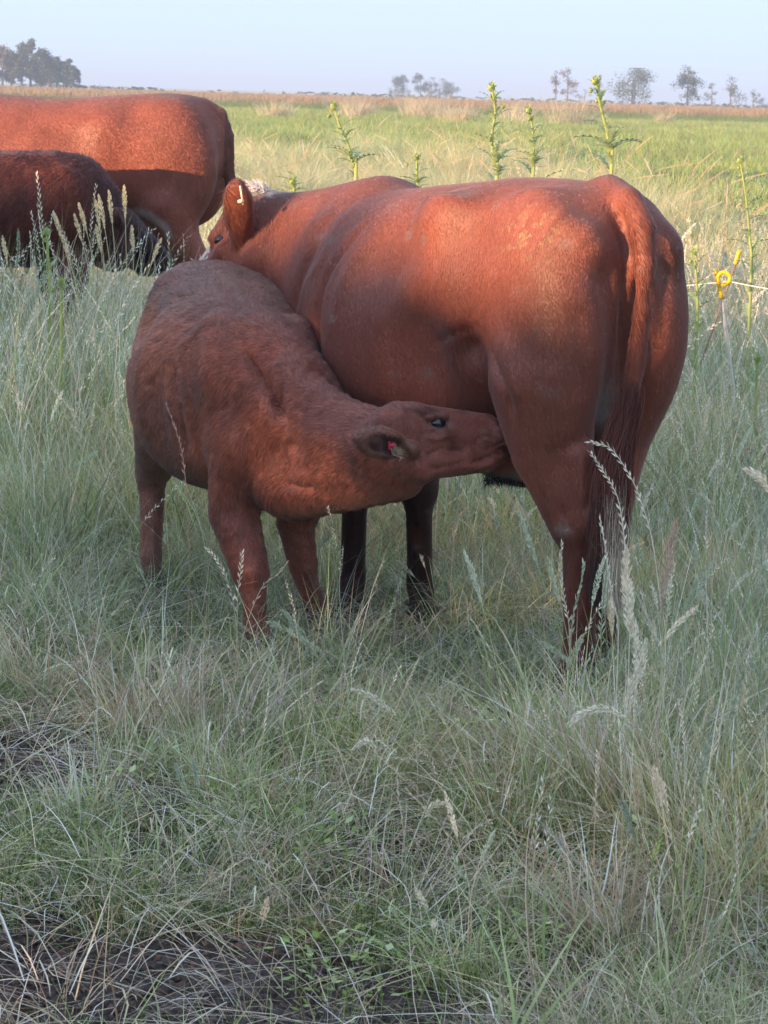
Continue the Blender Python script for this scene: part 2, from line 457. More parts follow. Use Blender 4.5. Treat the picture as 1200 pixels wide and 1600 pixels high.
def sculpt(V, F, strokes):
    """ridges and grooves of muscle, bone and skin folds: each stroke is a line on the surface facing the viewpoint,
    given by picture points, a width and a height in metres (negative = groove)"""
    N, _ = vnormals(V, F)
    d = V - [0, 0, EYE]; zc = d @ CF; px = 600 + FPX * (d @ CR) / zc; py = 800 - FPX * (d @ CU) / zc
    facing = (N * d).sum(1) < 0
    D = np.zeros(len(V))
    for pts, wd, hgt in strokes:
        Q = []
        for a, b in pts:
            m = facing & (np.abs(px - a) < 14) & (np.abs(py - b) < 14)
            if m.any():
                q2 = (px[m] - a) ** 2 + (py[m] - b) ** 2; near = q2 < q2.min() + 60
                Q.append(pix(a, b, V[m][near][:, 1].min()))
        if not Q: continue
        Q = spline(Q, max(2, len(Q) * 5)) if len(Q) > 1 else np.array(Q)
        m = np.nonzero(((V > Q.min(0) - 3 * wd) & (V < Q.max(0) + 3 * wd)).all(1) & ((N * d).sum(1) < .25))[0]
        dist = np.full(len(m), 9.); tt = np.zeros(len(m))
        for i in range(max(1, len(Q) - 1)):
            a = Q[i]; b = Q[min(i + 1, len(Q) - 1)]; ab = b - a; t = np.clip(((V[m] - a) @ ab) / max(ab @ ab, 1e-9), 0, 1)
            dd = np.linalg.norm(V[m] - a - t[:, None] * ab, axis=1); k = dd < dist; dist[k] = dd[k]; tt[k] = ((i + t) / max(1, len(Q) - 1))[k]
        end = np.ones(len(m)) if len(Q) == 1 else np.clip(np.minimum(tt, 1 - tt) * 5 + .25, 0, 1)
        D[m] += hgt * end * np.exp(-(dist / wd) ** 2)
    return V + N * D[:, None]

GRASS_ONLY = False
# ================================================================== MAIN COW
def main_cow():
    h = unit([-.53, .85, 0]); l = np.array([-.85, -.53, 0]); l = unit(l - h * (l @ h))
    T = np.array([.60, 6.70, 0.0])
    g = lambda f, s, z: T + h * f + l * s + np.array([0, 0, z])
    fd = Field(axis(-.72, .98, .0125, (-.46, -.30), .008), axis(6.35, 8.75, .0125), axis(-.02, 1.5, .0125))
    st = [  # f, ztop, zbot, halfw, zw, exp
        (-.08, 1.20, 1.02, .04, .5, 2.0),
        (-.05, 1.30, .96, .10, .5, 2.1),
        (.04, 1.365, .84, .18, .5, 2.2),
        (.20, 1.385, .82, .25, .56, 2.3),
        (.42, 1.385, .66, .315, .60, 2.3),
        (.60, 1.365, .57, .335, .54, 2.2),
        (.82, 1.345, .53, .365, .46, 2.15),
        (1.02, 1.322, .54, .345, .48, 2.1),
        (1.18, 1.325, .57, .285, .48, 2.0),
        (1.34, 1.275, .60, .235, .46, 2.0),
        (1.48, 1.22, .66, .17, .45, 2.0),
        (1.56, 1.12, .74, .08, .45, 2.0)]
    fd.loft(T, h, l, st, .05)
    # haunch, hook bones, pins
    for s in (1, -1):
        fd.ell(g(.11, .155 if s > 0 else -.115, 1.04), (.20, .125, .31), frame(h + np.array([0, 0, -.15]), (0, 0, 1)), .07)
        fd.ell(g(.09 if s > 0 else .14, .165 if s > 0 else -.105, .86), (.132, .09, .24) if s > 0 else (.14, .08, .25), frame(h, (0, 0, 1)), .07)
        fd.ell(g(.48, s * .235, 1.265), (.09, .05, .05), frame(h, (0, 0, 1)), .10)
        fd.ell(g(-.01, s * .115, 1.22), (.06, .05, .055), frame(h, (0, 0, 1)), .06)
        # shoulder blade and upper arm
        fd.ell(g(1.20, s * .19, .99), (.14, .075, .25), frame(h, (.0, 0, 1)), .06)
        fd.ell(g(1.28, s * .20, .82), (.14, .07, .15), frame(h, (0, 0, 1)), .05)
        # hollow of the flank
        fd.ell(g(.64, s * .40, 1.18), (.14, .085, .10), frame(h, (0, 0, 1)), .13, sub=True)
        fd.cone(g(1.02, s * .40, 1.22), g(1.00, s * .40, .72), .045, .06, .07, sub=True)      # behind the shoulder
        fd.cone(g(1.36, s * .30, 1.22), g(1.42, s * .27, .90), .04, .05, .06, sub=True)      # in front of it
        fd.ell(g(.30, s * .335, 1.24), (.10, .055, .06), frame(h, (0, 0, 1)), .10, sub=True)   # between hook and pin
        fd.ell(g(.47, s * .385, .88), (.10, .12, .17), frame(h, (0, 0, 1)), .10, sub=True)
    # legs
    hoof_leg(fd, [g(.10, .155, .86), g(.075, .14, .68), g(.0, .112, .50), g(-.01, .10, .42), g(.0, .085, .16), g(.04, .085, 0)],
             [.145, .105, .072, .047, .041, .050], h, .045)
    fd.cone(g(-.02, .13, .68), g(-.07, .11, .515), .045, .028, .02)     # achilles
    hoof_leg(fd, [g(.14, -.11, .86), g(.15, -.105, .68), g(.145, -.10, .50), g(.15, -.10, .42), g(.16, -.10, .16), g(.20, -.10, 0)],
             [.15, .098, .064, .052, .043, .046], h, .045)
    fd.cone(g(.10, -.105, .66), g(.08, -.10, .515), .05, .026, .02)
    A0 = np.array([-.09, 7.66, 0]); B0 = np.array([.115, 7.60, 0])
    z = lambda p, dz, dx=0, dy=0: p + np.array([dx, dy, dz])
    hoof_leg(fd, [g(1.24, .17, .78), z(A0, .62, .0, .03), z(A0, .42, .0, .0), z(A0, .36, .0, .0), z(A0, .14, 0, .02), z(A0, 0, .0, -.02)],
             [.10, .066, .055, .038, .038, .046], h, .04)
    hoof_leg(fd, [g(1.22, -.17, .78), z(B0, .62, -.01, .05), z(B0, .42, -.012, .01), z(B0, .36, -.01, .0), z(B0, .14, 0, .02), z(B0, 0, .01, -.02)],
             [.10, .070, .058, .039, .039, .047], h, .04)
    # udder and belly
    fd.ell(g(.40, .0, .635), (.22, .15, .10), frame(h, (0, 0, 1)), .05)
    # neck and head turned to the left
    poll = pix(418, 296, 8.04)
    w0 = g(1.22, .02, 1.12)
    fd.cone(g(1.20, 0, 1.215), poll + np.array([.06, -.02, -.12]), .13, .105, .09)
    fd.cone(g(1.30, .0, 1.0), poll + np.array([.04, -.02, -.22]), .20, .155, .09)
    fd.cone(g(1.34, .0, .86), poll + np.array([.02, -.02, -.30]), .17, .13, .09)
    nose = pix(246, 470, 8.12)
    A = frame(nose - poll, (-.62, .72, .55))
    L = .50
    p = head(fd, poll + A[0] * .0 , A, L, .02)
    eb = p(.09, .17, -.13)
    ed = unit(pix(366, 268, 7.74) - eb)
    EA = ear(fd, pix(376, 372, 7.90), unit(pix(368, 268, 7.80) - pix(376, 372, 7.90)), (.25, .85, -.1), .195, .102)
    ear(fd, p(.09, -.17, -.10), unit(-A[1] + A[2] * .2 - A[0] * .1), A[2] + A[0], .18, .11)
    # tail root
    tl = [pix(950, 299, 6.84), pix(983, 314, 6.69), pix(1003, 352, 6.60), pix(1008, 410, 6.575), pix(1004, 480, 6.565), pix(994, 560, 6.565), pix(980, 640, 6.56), pix(964, 710, 6.56), pix(956, 770, 6.56)]
    fd.chain(tl, [.045, .036, .030, .028, .026, .024, .022, .02, .018], .035)
    # crease between the haunches
    fd.cone(g(-.11, 0, 1.12), g(-.02, 0, .78), .03, .05, .05, sub=True)
    V, F = fd.mesh(2)
    V[:, 2] = np.maximum(V[:, 2], .0)
    V = sculpt(V, F, [
        ([(575, 340), (525, 395), (496, 455), (490, 520), (497, 580)], .022, -.016), ([(600, 350), (550, 405), (522, 465), (514, 530)], .03, .008),
        ([(520, 325), (488, 380), (462, 440), (450, 500)], .028, -.014), ([(548, 320), (505, 385), (475, 450)], .03, .010),
        ([(446, 325), (456, 365), (450, 405)], .009, -.003), ([(470, 322), (478, 360)], .010, -.003),
        ([(620, 306), (700, 306), (800, 302), (880, 292)], .028, .008),
        ([(730, 548)], .050, -.042), ([(668, 540), (700, 524), (738, 512)], .014, -.010), ([(742, 512), (764, 555), (784, 605), (797, 655)], .016, -.014), ([(775, 520), (795, 570), (812, 630)], .035, .010),
        ([(946, 312), (966, 345), (978, 400), (976, 480), (972, 560), (955, 640)], .014, -.018), ([(1032, 350), (1040, 420), (1034, 500), (1020, 580)], .02, -.006),
        ([(905, 470), (908, 550), (918, 630)], .035, -.009), ([(860, 560), (865, 640), (880, 700)], .05, .007), ([(925, 715), (922, 770), (915, 800)], .012, -.010), ([(880, 790), (885, 830)], .014, -.008),
        ([(912, 860), (908, 920), (900, 960)], .008, -.007), ([(893, 850), (892, 900), (888, 950)], .010, .004),
        ([(590, 365), (560, 430), (550, 510), (562, 590)], .03, -.005), ([(640, 375), (612, 440), (603, 520), (612, 590)], .03, -.005), ([(690, 385), (665, 450), (655, 530)], .03, -.004),
        ([(860, 330), (900, 350), (930, 372)], .04, .008), ([(800, 340), (850, 362)], .05, -.008),
        ([(640, 800), (650, 850)], .012, -.006), ([(664, 870), (664, 900)], .014, .006), ([(552, 860), (554, 890)], .014, .006), ([(553, 905), (556, 935)], .008, -.004), ([(668, 905), (672, 940)], .008, -.004)])
    return dict(V=V, F=F, T=T, h=h, l=l, g=g, p=p, A=A, L=L, tail=tl, ear=(pix(376, 372, 7.90), EA), poll=poll)

def cow_color_main(c):
    g, A, p = c['g'], c['A'], c['p']
    n1, n2, n3 = Nz(3, 2.2), Nz(4, 8), Nz(5, 30)
    def f(P):
        col = np.tile(RED, (len(P), 1)) * (1 + .10 * n1(P) + .03 * n2(P))[:, None]
        def mix(m, cc): nonlocal col; m = np.clip(m, 0, 1)[:, None]; col = col * (1 - m) + np.asarray(cc) * m
        mix(np.clip((.55 - P[:, 2]) / .3, 0, 1) * .75, DARK * 1.5)  # darker shanks, deepened by shade put into the coat colour
        mix(np.clip((.62 - P[:, 2]) / .2, 0, 1) * (P[:, 1] > 7.4) * .8, DARK * .6)  # deep shade of the front legs painted into the coat
        mix(np.clip(bell(P, pix(722, 552, 6.85), (.075, .25, .07)) * (1.1 + .3 * n2(P)), 0, 1) * .45, (.12, .028, .018))                    # darker red patch in the flank fold
        mix((P[:, 2] < .085) * 1.0, (.03, .025, .024))
        # shade painted darker, greyer on the far hind quarter; dirt above the pin
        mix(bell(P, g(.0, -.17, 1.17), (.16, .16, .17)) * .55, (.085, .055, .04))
        mix(bell(P, g(.10, .22, 1.25), (.11, .10, .06)) * (Nz(6, 75)(P * [1, 1, .5]) > .55) * .8, (.46, .33, .16))
        mix(bell(P, g(.0, .20, 1.02), (.07, .1, .3)) * .3, (.16, .09, .04))
        # white star, pale belly patch
        q = (P - p(0, 0, 0)) / c['L']; hx, hy, hz = q @ A[0], q @ A[1], q @ A[2]
        fm = (hx > -.03) & (hx < 1.05) & (np.abs(hy) < .11 + .03 * n3(P)) & (hz > -.16) & (hz < .12)
        mix(fm * 1.0, WHITE * 1.15)
        mix(bell(P, p(.0, 0, -.02), (.055, .055, .04)) * 2.2, WHITE * 1.2)
        mix(np.clip(bell(P, g(.47, .05, .53), (.16, .2, .09)) * 2.2 - .5 + .5 * n2(P), 0, 1), (.30, .28, .25))
        mix(np.clip(bell(P, g(.06, .03, .75), (.06, .04, .15)) * 1.5, 0, 1), (.33, .25, .22))
        # dark hair behind the poll
        mix(bell(P, c['poll'] + np.array([.11, -.05, -.04]), (.13, .12, .075)) * .8, DARK)
        return np.clip(col, .004, .9)
    return f

def build_main_cow():
    c = main_cow(); V, F = c['V'], c['F']; cf = cow_color_main(c)
    root = empty("cow", (c['T'][0], c['T'][1], 0))
    tag(root, "largest chestnut cow in the foreground, its tail hanging at the right of the picture", "cow")
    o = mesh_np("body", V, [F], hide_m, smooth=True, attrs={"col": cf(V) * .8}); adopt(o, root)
    h, l, g, A, p = c['h'], c['l'], c['g'], c['A'], c['p']
    def flow(P, N):
        f = (P - c['T']) @ h
        d = np.tile(-h * .5 + np.array([0, 0, -.9]), (len(P), 1))
        up = np.clip((P[:, 2] - 1.15) / .2, 0, 1)[:, None]
        d = d * (1 - up) + (-h * 1.0 + np.array([0, 0, -.35])) * up
        leg = np.clip((.65 - P[:, 2]) / .2, 0, 1)[:, None]
        d = d * (1 - leg) + np.array([0, 0, -1.]) * leg
        return d
    def ln(P):
        d = np.full(len(P), .011)
        d += .024 * np.clip(bell(P, c['ear'][0] + np.array([0, 0, .1]), (.09, .09, .12)) * 1.5, 0, 1)
        d += .02 * bell(P, c['poll'], (.06, .06, .05))
        q = np.linalg.norm(P[:, None, :] - spline(c['tail'], 60)[None, 12:], axis=2).min(1)
        d += .016 * np.clip((.085 - q) / .04, 0, 1)
        return d
    tl = np.array(c['tail'])
    fur(V, F, 330000, cf, ln, flow, fur_m, root, rad=.0008, lift=.16, jit=.12, seed=3, swirl=.2, var=.11, nj=.06)
    # switch of the tail : long strands
    r = np.random.default_rng(5)
    low = spline([pix(985, 600, 6.55), pix(968, 690, 6.54), pix(956, 760, 6.53), pix(952, 830, 6.53), pix(950, 890, 6.53), pix(951, 950, 6.54)], 24)
    n = 20000; i0 = r.uniform(0, 15, n); K = 8
    D = np.zeros((n, K, 3)); lowi = np.stack([np.interp(i0, np.arange(24), low[:, c2]) for c2 in range(3)], 1); P0 = lowi + r.normal(size=(n, 3)) * .013
    sp = r.normal(size=(n, 3)) * [.020, .020, .01] + (np.arange(n)[:, None] % 9 - 4) * np.array([.005, .002, 0])
    end = np.minimum(i0 + r.uniform(6, 13, n), 23)
    for k in range(K):
        t = k / (K - 1); ii = (i0 + (end - i0) * t)
        base = np.stack([np.interp(ii, np.arange(24), low[:, c2]) for c2 in range(3)], 1)
        D[:, k] = base + sp * (t ** .7) * (1.2 - .5 * t) + np.sin(t * 5 + i0[:, None]) * .004 - P0 * 1.0
        D[:, k] += (P0 - lowi) * (1 - t)
    D[:, 0] = 0
    tipness = np.clip((i0 - 6) / 4, 0, 1)[:, None]
    side = (sp[:, :1] > -.02)
    col = RED * .5 * (1 - tipness) + np.where(side, [[.78, .66, .48]], [[.07, .03, .022]]) * tipness
    col = col * r.uniform(.7, 1.25, (n, 1))
    nr = unit([-.3, -1, .25]) + r.normal(size=(n, 3)) * .35; nr /= np.linalg.norm(nr, axis=1)[:, None]
    make_hair("tail_switch", P0, D, [.0002, .0004, .0006, .0006, .0006, .0005, .0004, .0002], col, nr, fur_m, root)
    n = 700; t = r.uniform(0, 1, (n, 1)); P0 = pix(756, 748, 6.95) * (1 - t) + pix(828, 749, 6.93) * t + r.normal(size=(n, 3)) * [.004, .03, .005]; D = np.zeros((n, 4, 3)); dr = r.normal(size=(n, 3)) * .5 + [0, 0, -1]
    for q in range(4): D[:, q] = dr * .012 * (q / 3)
    make_hair("belly_fringe", P0, D, [.0005, .0005, .0004, .0001], np.tile([.012, .010, .009], (n, 1)), np.tile([0, -1., .2], (n, 1)), fur_m, root)
    for s in (1, -1): eyeball(p(.39, s * .150, -.15), A, .018, root)
    n = 600; q0 = pix(403, 297, 8.0); P0 = q0 + r.normal(size=(n, 3)) * [.015, .02, .004]; D = np.zeros((n, 5, 3)); dr = r.normal(size=(n, 3)) * .5 + [-.25, 0, 1]
    for q in range(5): D[:, q] = dr * .020 * (q / 4) + np.array([-.012, 0, -.012]) * (q / 4) ** 2
    make_hair("poll_tuft", P0, D, [.001, .001, .0009, .0008, .0003], np.tile([.72, .68, .66], (n, 1)) * r.uniform(.75, 1.1, (n, 1)), np.tile([-.3, -.8, .5], (n, 1)), fur_m, root)
    # ear tag: thin cream plate seen edge-on with its button
    tag_m = simple("cream_tag_plastic", (.75, .68, .45), .5)
    a, b = pix(375, 290, 7.77), pix(380, 320, 7.77)
    Vt, Ft = tube([a, b], .0032, 6); o = mesh_np("ear_tag", Vt, tris_of(Vt, Ft), tag_m); adopt(o, root)
    Vt, Ft = tube([pix(373, 315, 7.77), pix(379, 314, 7.76)], .006, 8); o2 = mesh_np("tag_button", Vt, tris_of(Vt, Ft), tag_m); o2.parent = o
    return root

# ================================================================== CALF
def calf():
    h = unit([.32, -.95, 0]); l = np.array([.95, .32, 0])            # left side of the calf is to the right
    T = np.array([-.56, 8.14, 0.0])
    g = lambda f, s, z: T + h * f + l * s + np.array([0, 0, z])
    fd = Field(axis(-.93, .52, .011, (-.08, .34), .005), axis(6.5, 8.45, .011, (6.56, 6.96), .005), axis(-.02, 1.16, .011, (.48, .86), .005))
    st = [
        (-.06, .96, .80, .06, .5, 2.0, 0),
        (.0, 1.045, .72, .15, .5, 2.1, 0),
        (.10, 1.07, .60, .235, .5, 2.2, 0),
        (.24, 1.075, .50, .285, .5, 2.3, -.02),
        (.40, 1.045, .44, .31, .48, 2.2, -.06),
        (.56, 1.01, .415, .305, .48, 2.15, -.085),
        (.70, .985, .43, .245, .48, 2.1, -.09),
        (.82, .955, .46, .18, .48, 2.0, -.065),
        (.92, .90, .49, .145, .47, 2.0, -.03),
        (1.02, .84, .53, .10, .46, 2.0, 0)]
    fd.loft(T, h, l, st, .05)
    for s in (1, -1):
        fd.ell(g(.14, s * .13, .80), (.18, .10, .24), frame(h, (0, 0, 1)), .06)
        fd.ell(g(.22, s * .15, .64), (.13, .075, .17), frame(h, (0, 0, 1)), .06)
        fd.ell(g(.28, s * .20, .985), (.06, .045, .045), frame(h, (0, 0, 1)), .06)
        fd.ell(g(.80, -.19 if s < 0 else .05, .77), (.10, .06, .19), frame(h + np.array([0, 0, .3]), (0, 0, 1)), .035)
        fd.ell(g(.88, s * .15, .60), (.11, .07, .11), frame(h, (0, 0, 1)), .05)
        fd.ell(g(.40, s * .36, .90), (.09, .07, .07), frame(h, (0, 0, 1)), .09, sub=True)
    fd.cone(g(.66, -.375, .84), g(.69, -.345, .50), .04, .05, .04, sub=True)   # groove behind the elbow and shoulder
    # hind legs
    hoof_leg(fd, [g(.20, -.19, .62), g(.12, -.195, .50), g(-.02, -.19, .37), g(-.01, -.19, .31), g(.03, -.20, .12), g(.06, -.20, 0)],
             [.11, .078, .048, .038, .032, .034], h, .035, .75)
    hoof_leg(fd, [g(.22, .15, .62), g(.14, .155, .50), g(-.06, .14, .37), g(-.06, .14, .31), g(-.03, .14, .12), g(.0, .14, 0)],
             [.11, .078, .048, .038, .032, .034], h, .035, .75)
    # fore legs
    R0 = np.array([-.345, 7.14, 0]); L0 = np.array([-.172, 7.47, 0])
    z = lambda p, dz, dx=0, dy=0: p + np.array([dx, dy, dz])
    hoof_leg(fd, [g(.87, -.135, .60), pix(365, 800, 7.27), pix(392, 895, 7.19), pix(396, 925, 7.17), pix(400, 985, 7.15), R0],
             [.090, .068, .052, .035, .033, .040], (.15, -1), .035, .85)
    hoof_leg(fd, [g(.86, .13, .58), pix(462, 815, 7.40), pix(473, 880, 7.42), pix(478, 905, 7.44), pix(494, 955, 7.48), L0],
             [.078, .052, .042, .034, .033, .036], (.35, -1), .035, .85)
    # brisket
    fd.ell(g(.96, .03, .56), (.12, .10, .11), frame(h + np.array([.1, 0, -.2]), (0, 0, 1)), .05)
    # neck sweeping to the right, then the head
    poll = pix(590, 652, 6.78)
    fd.chain([g(.80, -.05, .82), pix(462, 642, 7.20), pix(530, 690, 7.02), pix(596, 700, 6.86)], [.105, .102, .103, .090], .06)
    fd.chain([g(.90, .0, .68), pix(460, 745, 7.22), pix(545, 745, 7.0), pix(625, 738, 6.84)], [.16, .12, .088, .072], .06)
    fd.chain([pix(398, 540, 7.36), pix(468, 608, 7.16), pix(545, 655, 7.0), pix(592, 672, 6.86)], [.06, .045, .042, .04], .05)
    nose = pix(812, 656, 6.88)
    A = frame(nose - poll, (.10, .30, 1)); L = .380
    p = head(fd, poll + A[2] * .035, A, L, .016)
    # near ear (right side of the calf), held back and open to the camera
    eb = pix(636, 700, 6.675)
    EA = ear(fd, eb, unit(pix(560, 684, 6.60) - eb), (.1, -1, -.1), .152, .084, .008)
    fd.cone(eb + EA[0] * .10 - EA[2] * .004, eb + EA[0] * .158, .020, .007, .012)
    fd.ell(eb + EA[0] * .045 + EA[2] * .022, (.045, .024, .03), EA, .012, sub=True)
    # tail
    tl = [g(.02, 0, 1.05), g(-.055, 0, 1.05), g(-.10, 0, .96), g(-.10, -.01, .80), g(-.09, -.02, .60)]
    fd.chain(tl, [.034, .030, .022, .018, .014], .025)
    V, F = fd.mesh(2); V[:, 2] = np.maximum(V[:, 2], 0)
    # folds of skin where the neck bends
    N, _ = vnormals(V, F)
    c0 = pix(470, 590, 7.18); c1 = pix(455, 640, 7.1)
    m = bell(V, c0, (.11, .14, .10)) * .9
    q = (V - c0) @ unit([.9, -.2, -.35])
    q2 = (V - c0) @ unit([.35, 0, .9])
    dsp = np.sin(q * 200 + 2.2 * Nz(8, 5)(V) + q2 * 25) * .0028 * m
    # deep fold between shoulder and neck
    fa, fb = pix(425, 560, 7.2), pix(458, 690, 7.1)
    ab = fb - fa; t = np.clip(((V - fa) @ ab) / (ab @ ab), 0, 1); px_ = (V - fa - t[:, None] * ab)[:, [0, 2]]
    dsp -= .014 * np.exp(-((px_ ** 2).sum(1)) / .022 ** 2) * (N[:, 1] < .2)
    # folds of the muzzle and cheek
    cm = p(.78, -.1, -.27)
    qm = (V - cm) @ unit(A[2] * 1 + A[0] * .55)
    dsp += np.sin(qm * 320) * .0016 * bell(V, cm, (.055, .08, .03))
    V = V + N * dsp[:, None]
    V = sculpt(V, F, [
        ([(345, 492), (315, 506), (293, 530), (284, 560), (287, 600), (296, 650), (300, 700)], .022, .015), ([(268, 560), (272, 610), (282, 660), (290, 715)], .026, -.020), ([(360, 590)], .10, .020), ([(345, 640), (360, 700), (352, 750)], .04, .010),
        ([(380, 545), (396, 566), (414, 595), (431, 627), (444, 668)], .020, -.030), ([(430, 560), (452, 605), (468, 655)], .028, .012), ([(420, 690), (440, 730), (445, 770)], .030, -.012),
        ([(326, 412), (340, 425), (357, 445), (377, 477), (404, 505)], .012, -.010), ([(300, 425), (330, 455), (350, 490)], .03, .006), ([(375, 440), (400, 475)], .025, .006),
        ([(240, 440), (270, 420), (300, 412)], .025, .008), ([(290, 450), (270, 470)], .05, -.012), ([(230, 520), (222, 600), (235, 680)], .05, .006),
        ([(385, 770), (402, 800), (408, 830)], .018, -.014), ([(448, 757), (468, 762), (492, 766)], .012, -.020), ([(455, 742), (490, 748), (530, 752)], .02, .007),
        ([(395, 885), (398, 915)], .016, .007), ([(382, 940), (385, 980)], .008, -.005), ([(410, 950), (412, 990)], .007, -.004), ([(345, 800), (360, 840)], .03, .006), ([(478, 880), (482, 905)], .014, .006),
        ([(235, 755), (240, 800)], .02, .006), ([(228, 830), (232, 870)], .010, -.005),
        # head
        ([(628, 702), (648, 713), (668, 709), (692, 700)], .0055, -0.0085), ([(662, 660), (674, 651), (690, 649), (706, 656)], .006, 0.0085), ([(664, 646), (686, 640), (704, 644)], .006, -0.0043),
        ([(668, 682), (686, 686), (704, 678)], .006, 0.0051), ([(700, 672), (712, 666)], .0045, -0.0051), ([(698, 638), (718, 641), (728, 655)], .0050, -0.0085), ([(640, 640), (660, 650), (664, 668)], .012, -0.0068),
        ([(777, 652), (784, 664)], .0080, -.0130), ([(770, 648), (776, 660), (780, 674)], .005, 0.0051), ([(806, 696), (788, 702), (764, 712), (738, 724)], .0065, -.0130), ([(804, 686), (782, 694), (758, 706)], .0060, -.0080), ([(792, 712), (770, 724), (744, 736)], .008, 0.0076),
        ([(742, 690), (756, 682), (770, 678)], .005, -0.0051), ([(700, 720), (724, 712), (750, 700)], .012, 0.0068), ([(668, 735), (700, 728), (730, 718)], .008, -0.0051), ([(640, 690), (648, 720), (668, 750)], .018, 0.0119), ([(620, 735), (640, 760)], .014, -0.0102), ([(742, 672), (750, 686), (752, 700)], .004, 0.0034)])
    return dict(V=V, F=F, T=T, h=h, l=l, g=g, p=p, A=A, L=L, poll=poll, eb=eb, EA=EA, tail=tl)

def build_calf():
    c = calf(); V, F = c['V'], c['F']; g, p, A, h, l = c['g'], c['p'], c['A'], c['h'], c['l']
    root = empty("calf", (c['T'][0], c['T'][1], 0))
    tag(root, "fuzzy reddish brown calf reaching its head under the big cow to drink", "calf")
    n1, n2 = Nz(13, 2.5), Nz(14, 9)
    def cf(P):
        f = (P - c['T']) @ h
        m = np.clip((f - .45) / .5, 0, 1)[:, None]
        col = (BROWN * (1 - m) + np.array([.37, .122, .078]) * m) * (1 + .14 * n1(P) + .09 * n2(P))[:, None]
        def mix(m, cc): nonlocal col; m = np.clip(m, 0, 1)[:, None]; col = col * (1 - m) + np.asarray(cc) * m
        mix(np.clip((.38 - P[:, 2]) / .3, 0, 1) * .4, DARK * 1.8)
        mix((P[:, 2] < .065) * 1.0, (.03, .025, .024))
        E = c['EA']; q = P - c['eb']; eu, ev, ew = q @ E[0], q @ E[1], q @ E[2]
        rr = ((eu - .075) / .078) ** 2 + (ev / .042) ** 2; on = (np.abs(ew) < .032) & (eu > -.02) & (P[:, 1] < 6.74)
        mix(on * np.clip((1.5 - rr) / .3, 0, 1) * .7, (.24, .12, .08)); mix(on * np.clip((.60 - rr) / .3, 0, 1) * .75, DARK * 1.3)
        mix(bell(P, p(.92, -.1, -.22), (.035, .05, .04)) * .5, (.17, .085, .07))
        mix(bell(P, p(.96, -.1, -.35), (.03, .05, .02)) * .8, (.06, .03, .025))
        mix(bell(P, p(.40, -.19, -.15), (.030, .03, .022)) * .7, (.13, .06, .05))
        mix(bell(P, p(.475, -.18, -.165), (.012, .03, .009)) * .9, (.42, .26, .22))
        mix(bell(P, p(.33, -.19, -.06), (.05, .04, .012)) * .5, DARK)
        for a, b, rr_, am in ((780, 658, .0065, .9), (800, 699, .006, .8), (788, 702, .005, .8), (776, 707, .005, .7), (764, 712, .005, .6), (752, 717, .005, .5), (795, 692, .005, .5), (782, 696, .005, .4), (722, 643, .008, .4), (650, 712, .007, .35), (668, 709, .007, .35)):
            c3 = pix(a, b, 6.74); q3 = P - c3; ax = unit(c3 - [0, 0, EYE]); q3 = q3 - (q3 @ ax)[:, None] * ax
            mix(np.exp(-(q3 ** 2).sum(1) / (rr_ * 1.25) ** 2) * am * 1.1 * (P[:, 0] > .15 if a > 740 else P[:, 0] > 0), DARK * .6)
        mix(np.exp(-(((P - pix(756, 690, 6.74)) / [.012, .1, .03]) ** 2).sum(1)) * .35, (.42, .32, .27))
        return np.clip(col, .004, .9)
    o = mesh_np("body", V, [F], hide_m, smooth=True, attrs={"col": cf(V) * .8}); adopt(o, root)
    neckdir = unit(np.array(p(0, 0, 0)) - g(.85, 0, .8))
    def flow(P, N):
        f = (P - c['T']) @ h
        d = np.tile(-h * .7 + np.array([0, 0, -.8]), (len(P), 1))
        up = np.clip((P[:, 2] - .9) / .12, 0, 1)[:, None]
        d = d * (1 - up) + (-h + np.array([0, 0, -.25])) * up
        nk = np.clip((P[:, 0] + .32) / .15, 0, 1)[:, None] * (P[:, 2] > .45)[:, None]
        d = d * (1 - nk) + (-neckdir + np.array([.0, -.1, -.55])) * nk
        leg = np.clip((.5 - P[:, 2]) / .15, 0, 1)[:, None]
        return d * (1 - leg) + np.array([0, 0, -1.]) * leg
    def ln(P):
        hd = np.clip((P[:, 0] - .0) / .12, 0, 1)
        d = .020 * (1 - hd) + .006 * hd
        d *= np.clip(P[:, 2] / .45, .45, 1)
        d *= np.where(np.linalg.norm(P - (c['eb'] + c['EA'][0] * .08), axis=1) < .10, .5, 1)
        d *= 1 - .35 * np.clip((P[:, 0] - .2) / .05, 0, 1)
        return d
    fur(V, F, 300000, cf, ln, flow, fur_m, root, rad=.0008, lift=.32, jit=.20, seed=9, var=.3, nj=.15, swirl=1.1,
        densf=lambda C: 1 + 1.2 * (C[:, 0] > 0))
    # eyes, lids
    for s in (1, -1): e = eyeball(p(.395, s * .157, -.15), A, .0178, root)
    k = p(.395, -.172, -.152)
    ring = [k + A[0] * .0225 * math.cos(a) + A[2] * .0135 * math.sin(a) - A[1] * (.006 - .007 * abs(math.cos(a))) for a in np.linspace(0, 2 * math.pi, 25)]
    Vt, Ft = tube(ring, .0026, 6, False); o = mesh_np("eyelid", Vt, [Ft], lid_m, smooth=True); adopt(o, root)
    # pink ear tag with pale hair tuft
    pk = simple("pink_tag_plastic", (.75, .03, .09), .4)
    a = c['eb'] + c['EA'][0] * .062 + c['EA'][2] * .012
    parts = [tube([a + A[2] * .010, a - A[2] * .012], .0035, 7), tube([a - A[1] * .004, a + A[0] * .012 - A[1] * .006], .0045, 8)]
    Vt, Ft = join(parts); o = mesh_np("ear_tag", Vt, Ft, pk); adopt(o, root)
    r = np.random.default_rng(2); n = 22; K = 5
    P0 = a + A[0] * .012 + r.normal(size=(n, 3)) * .004
    D = np.zeros((n, K, 3))
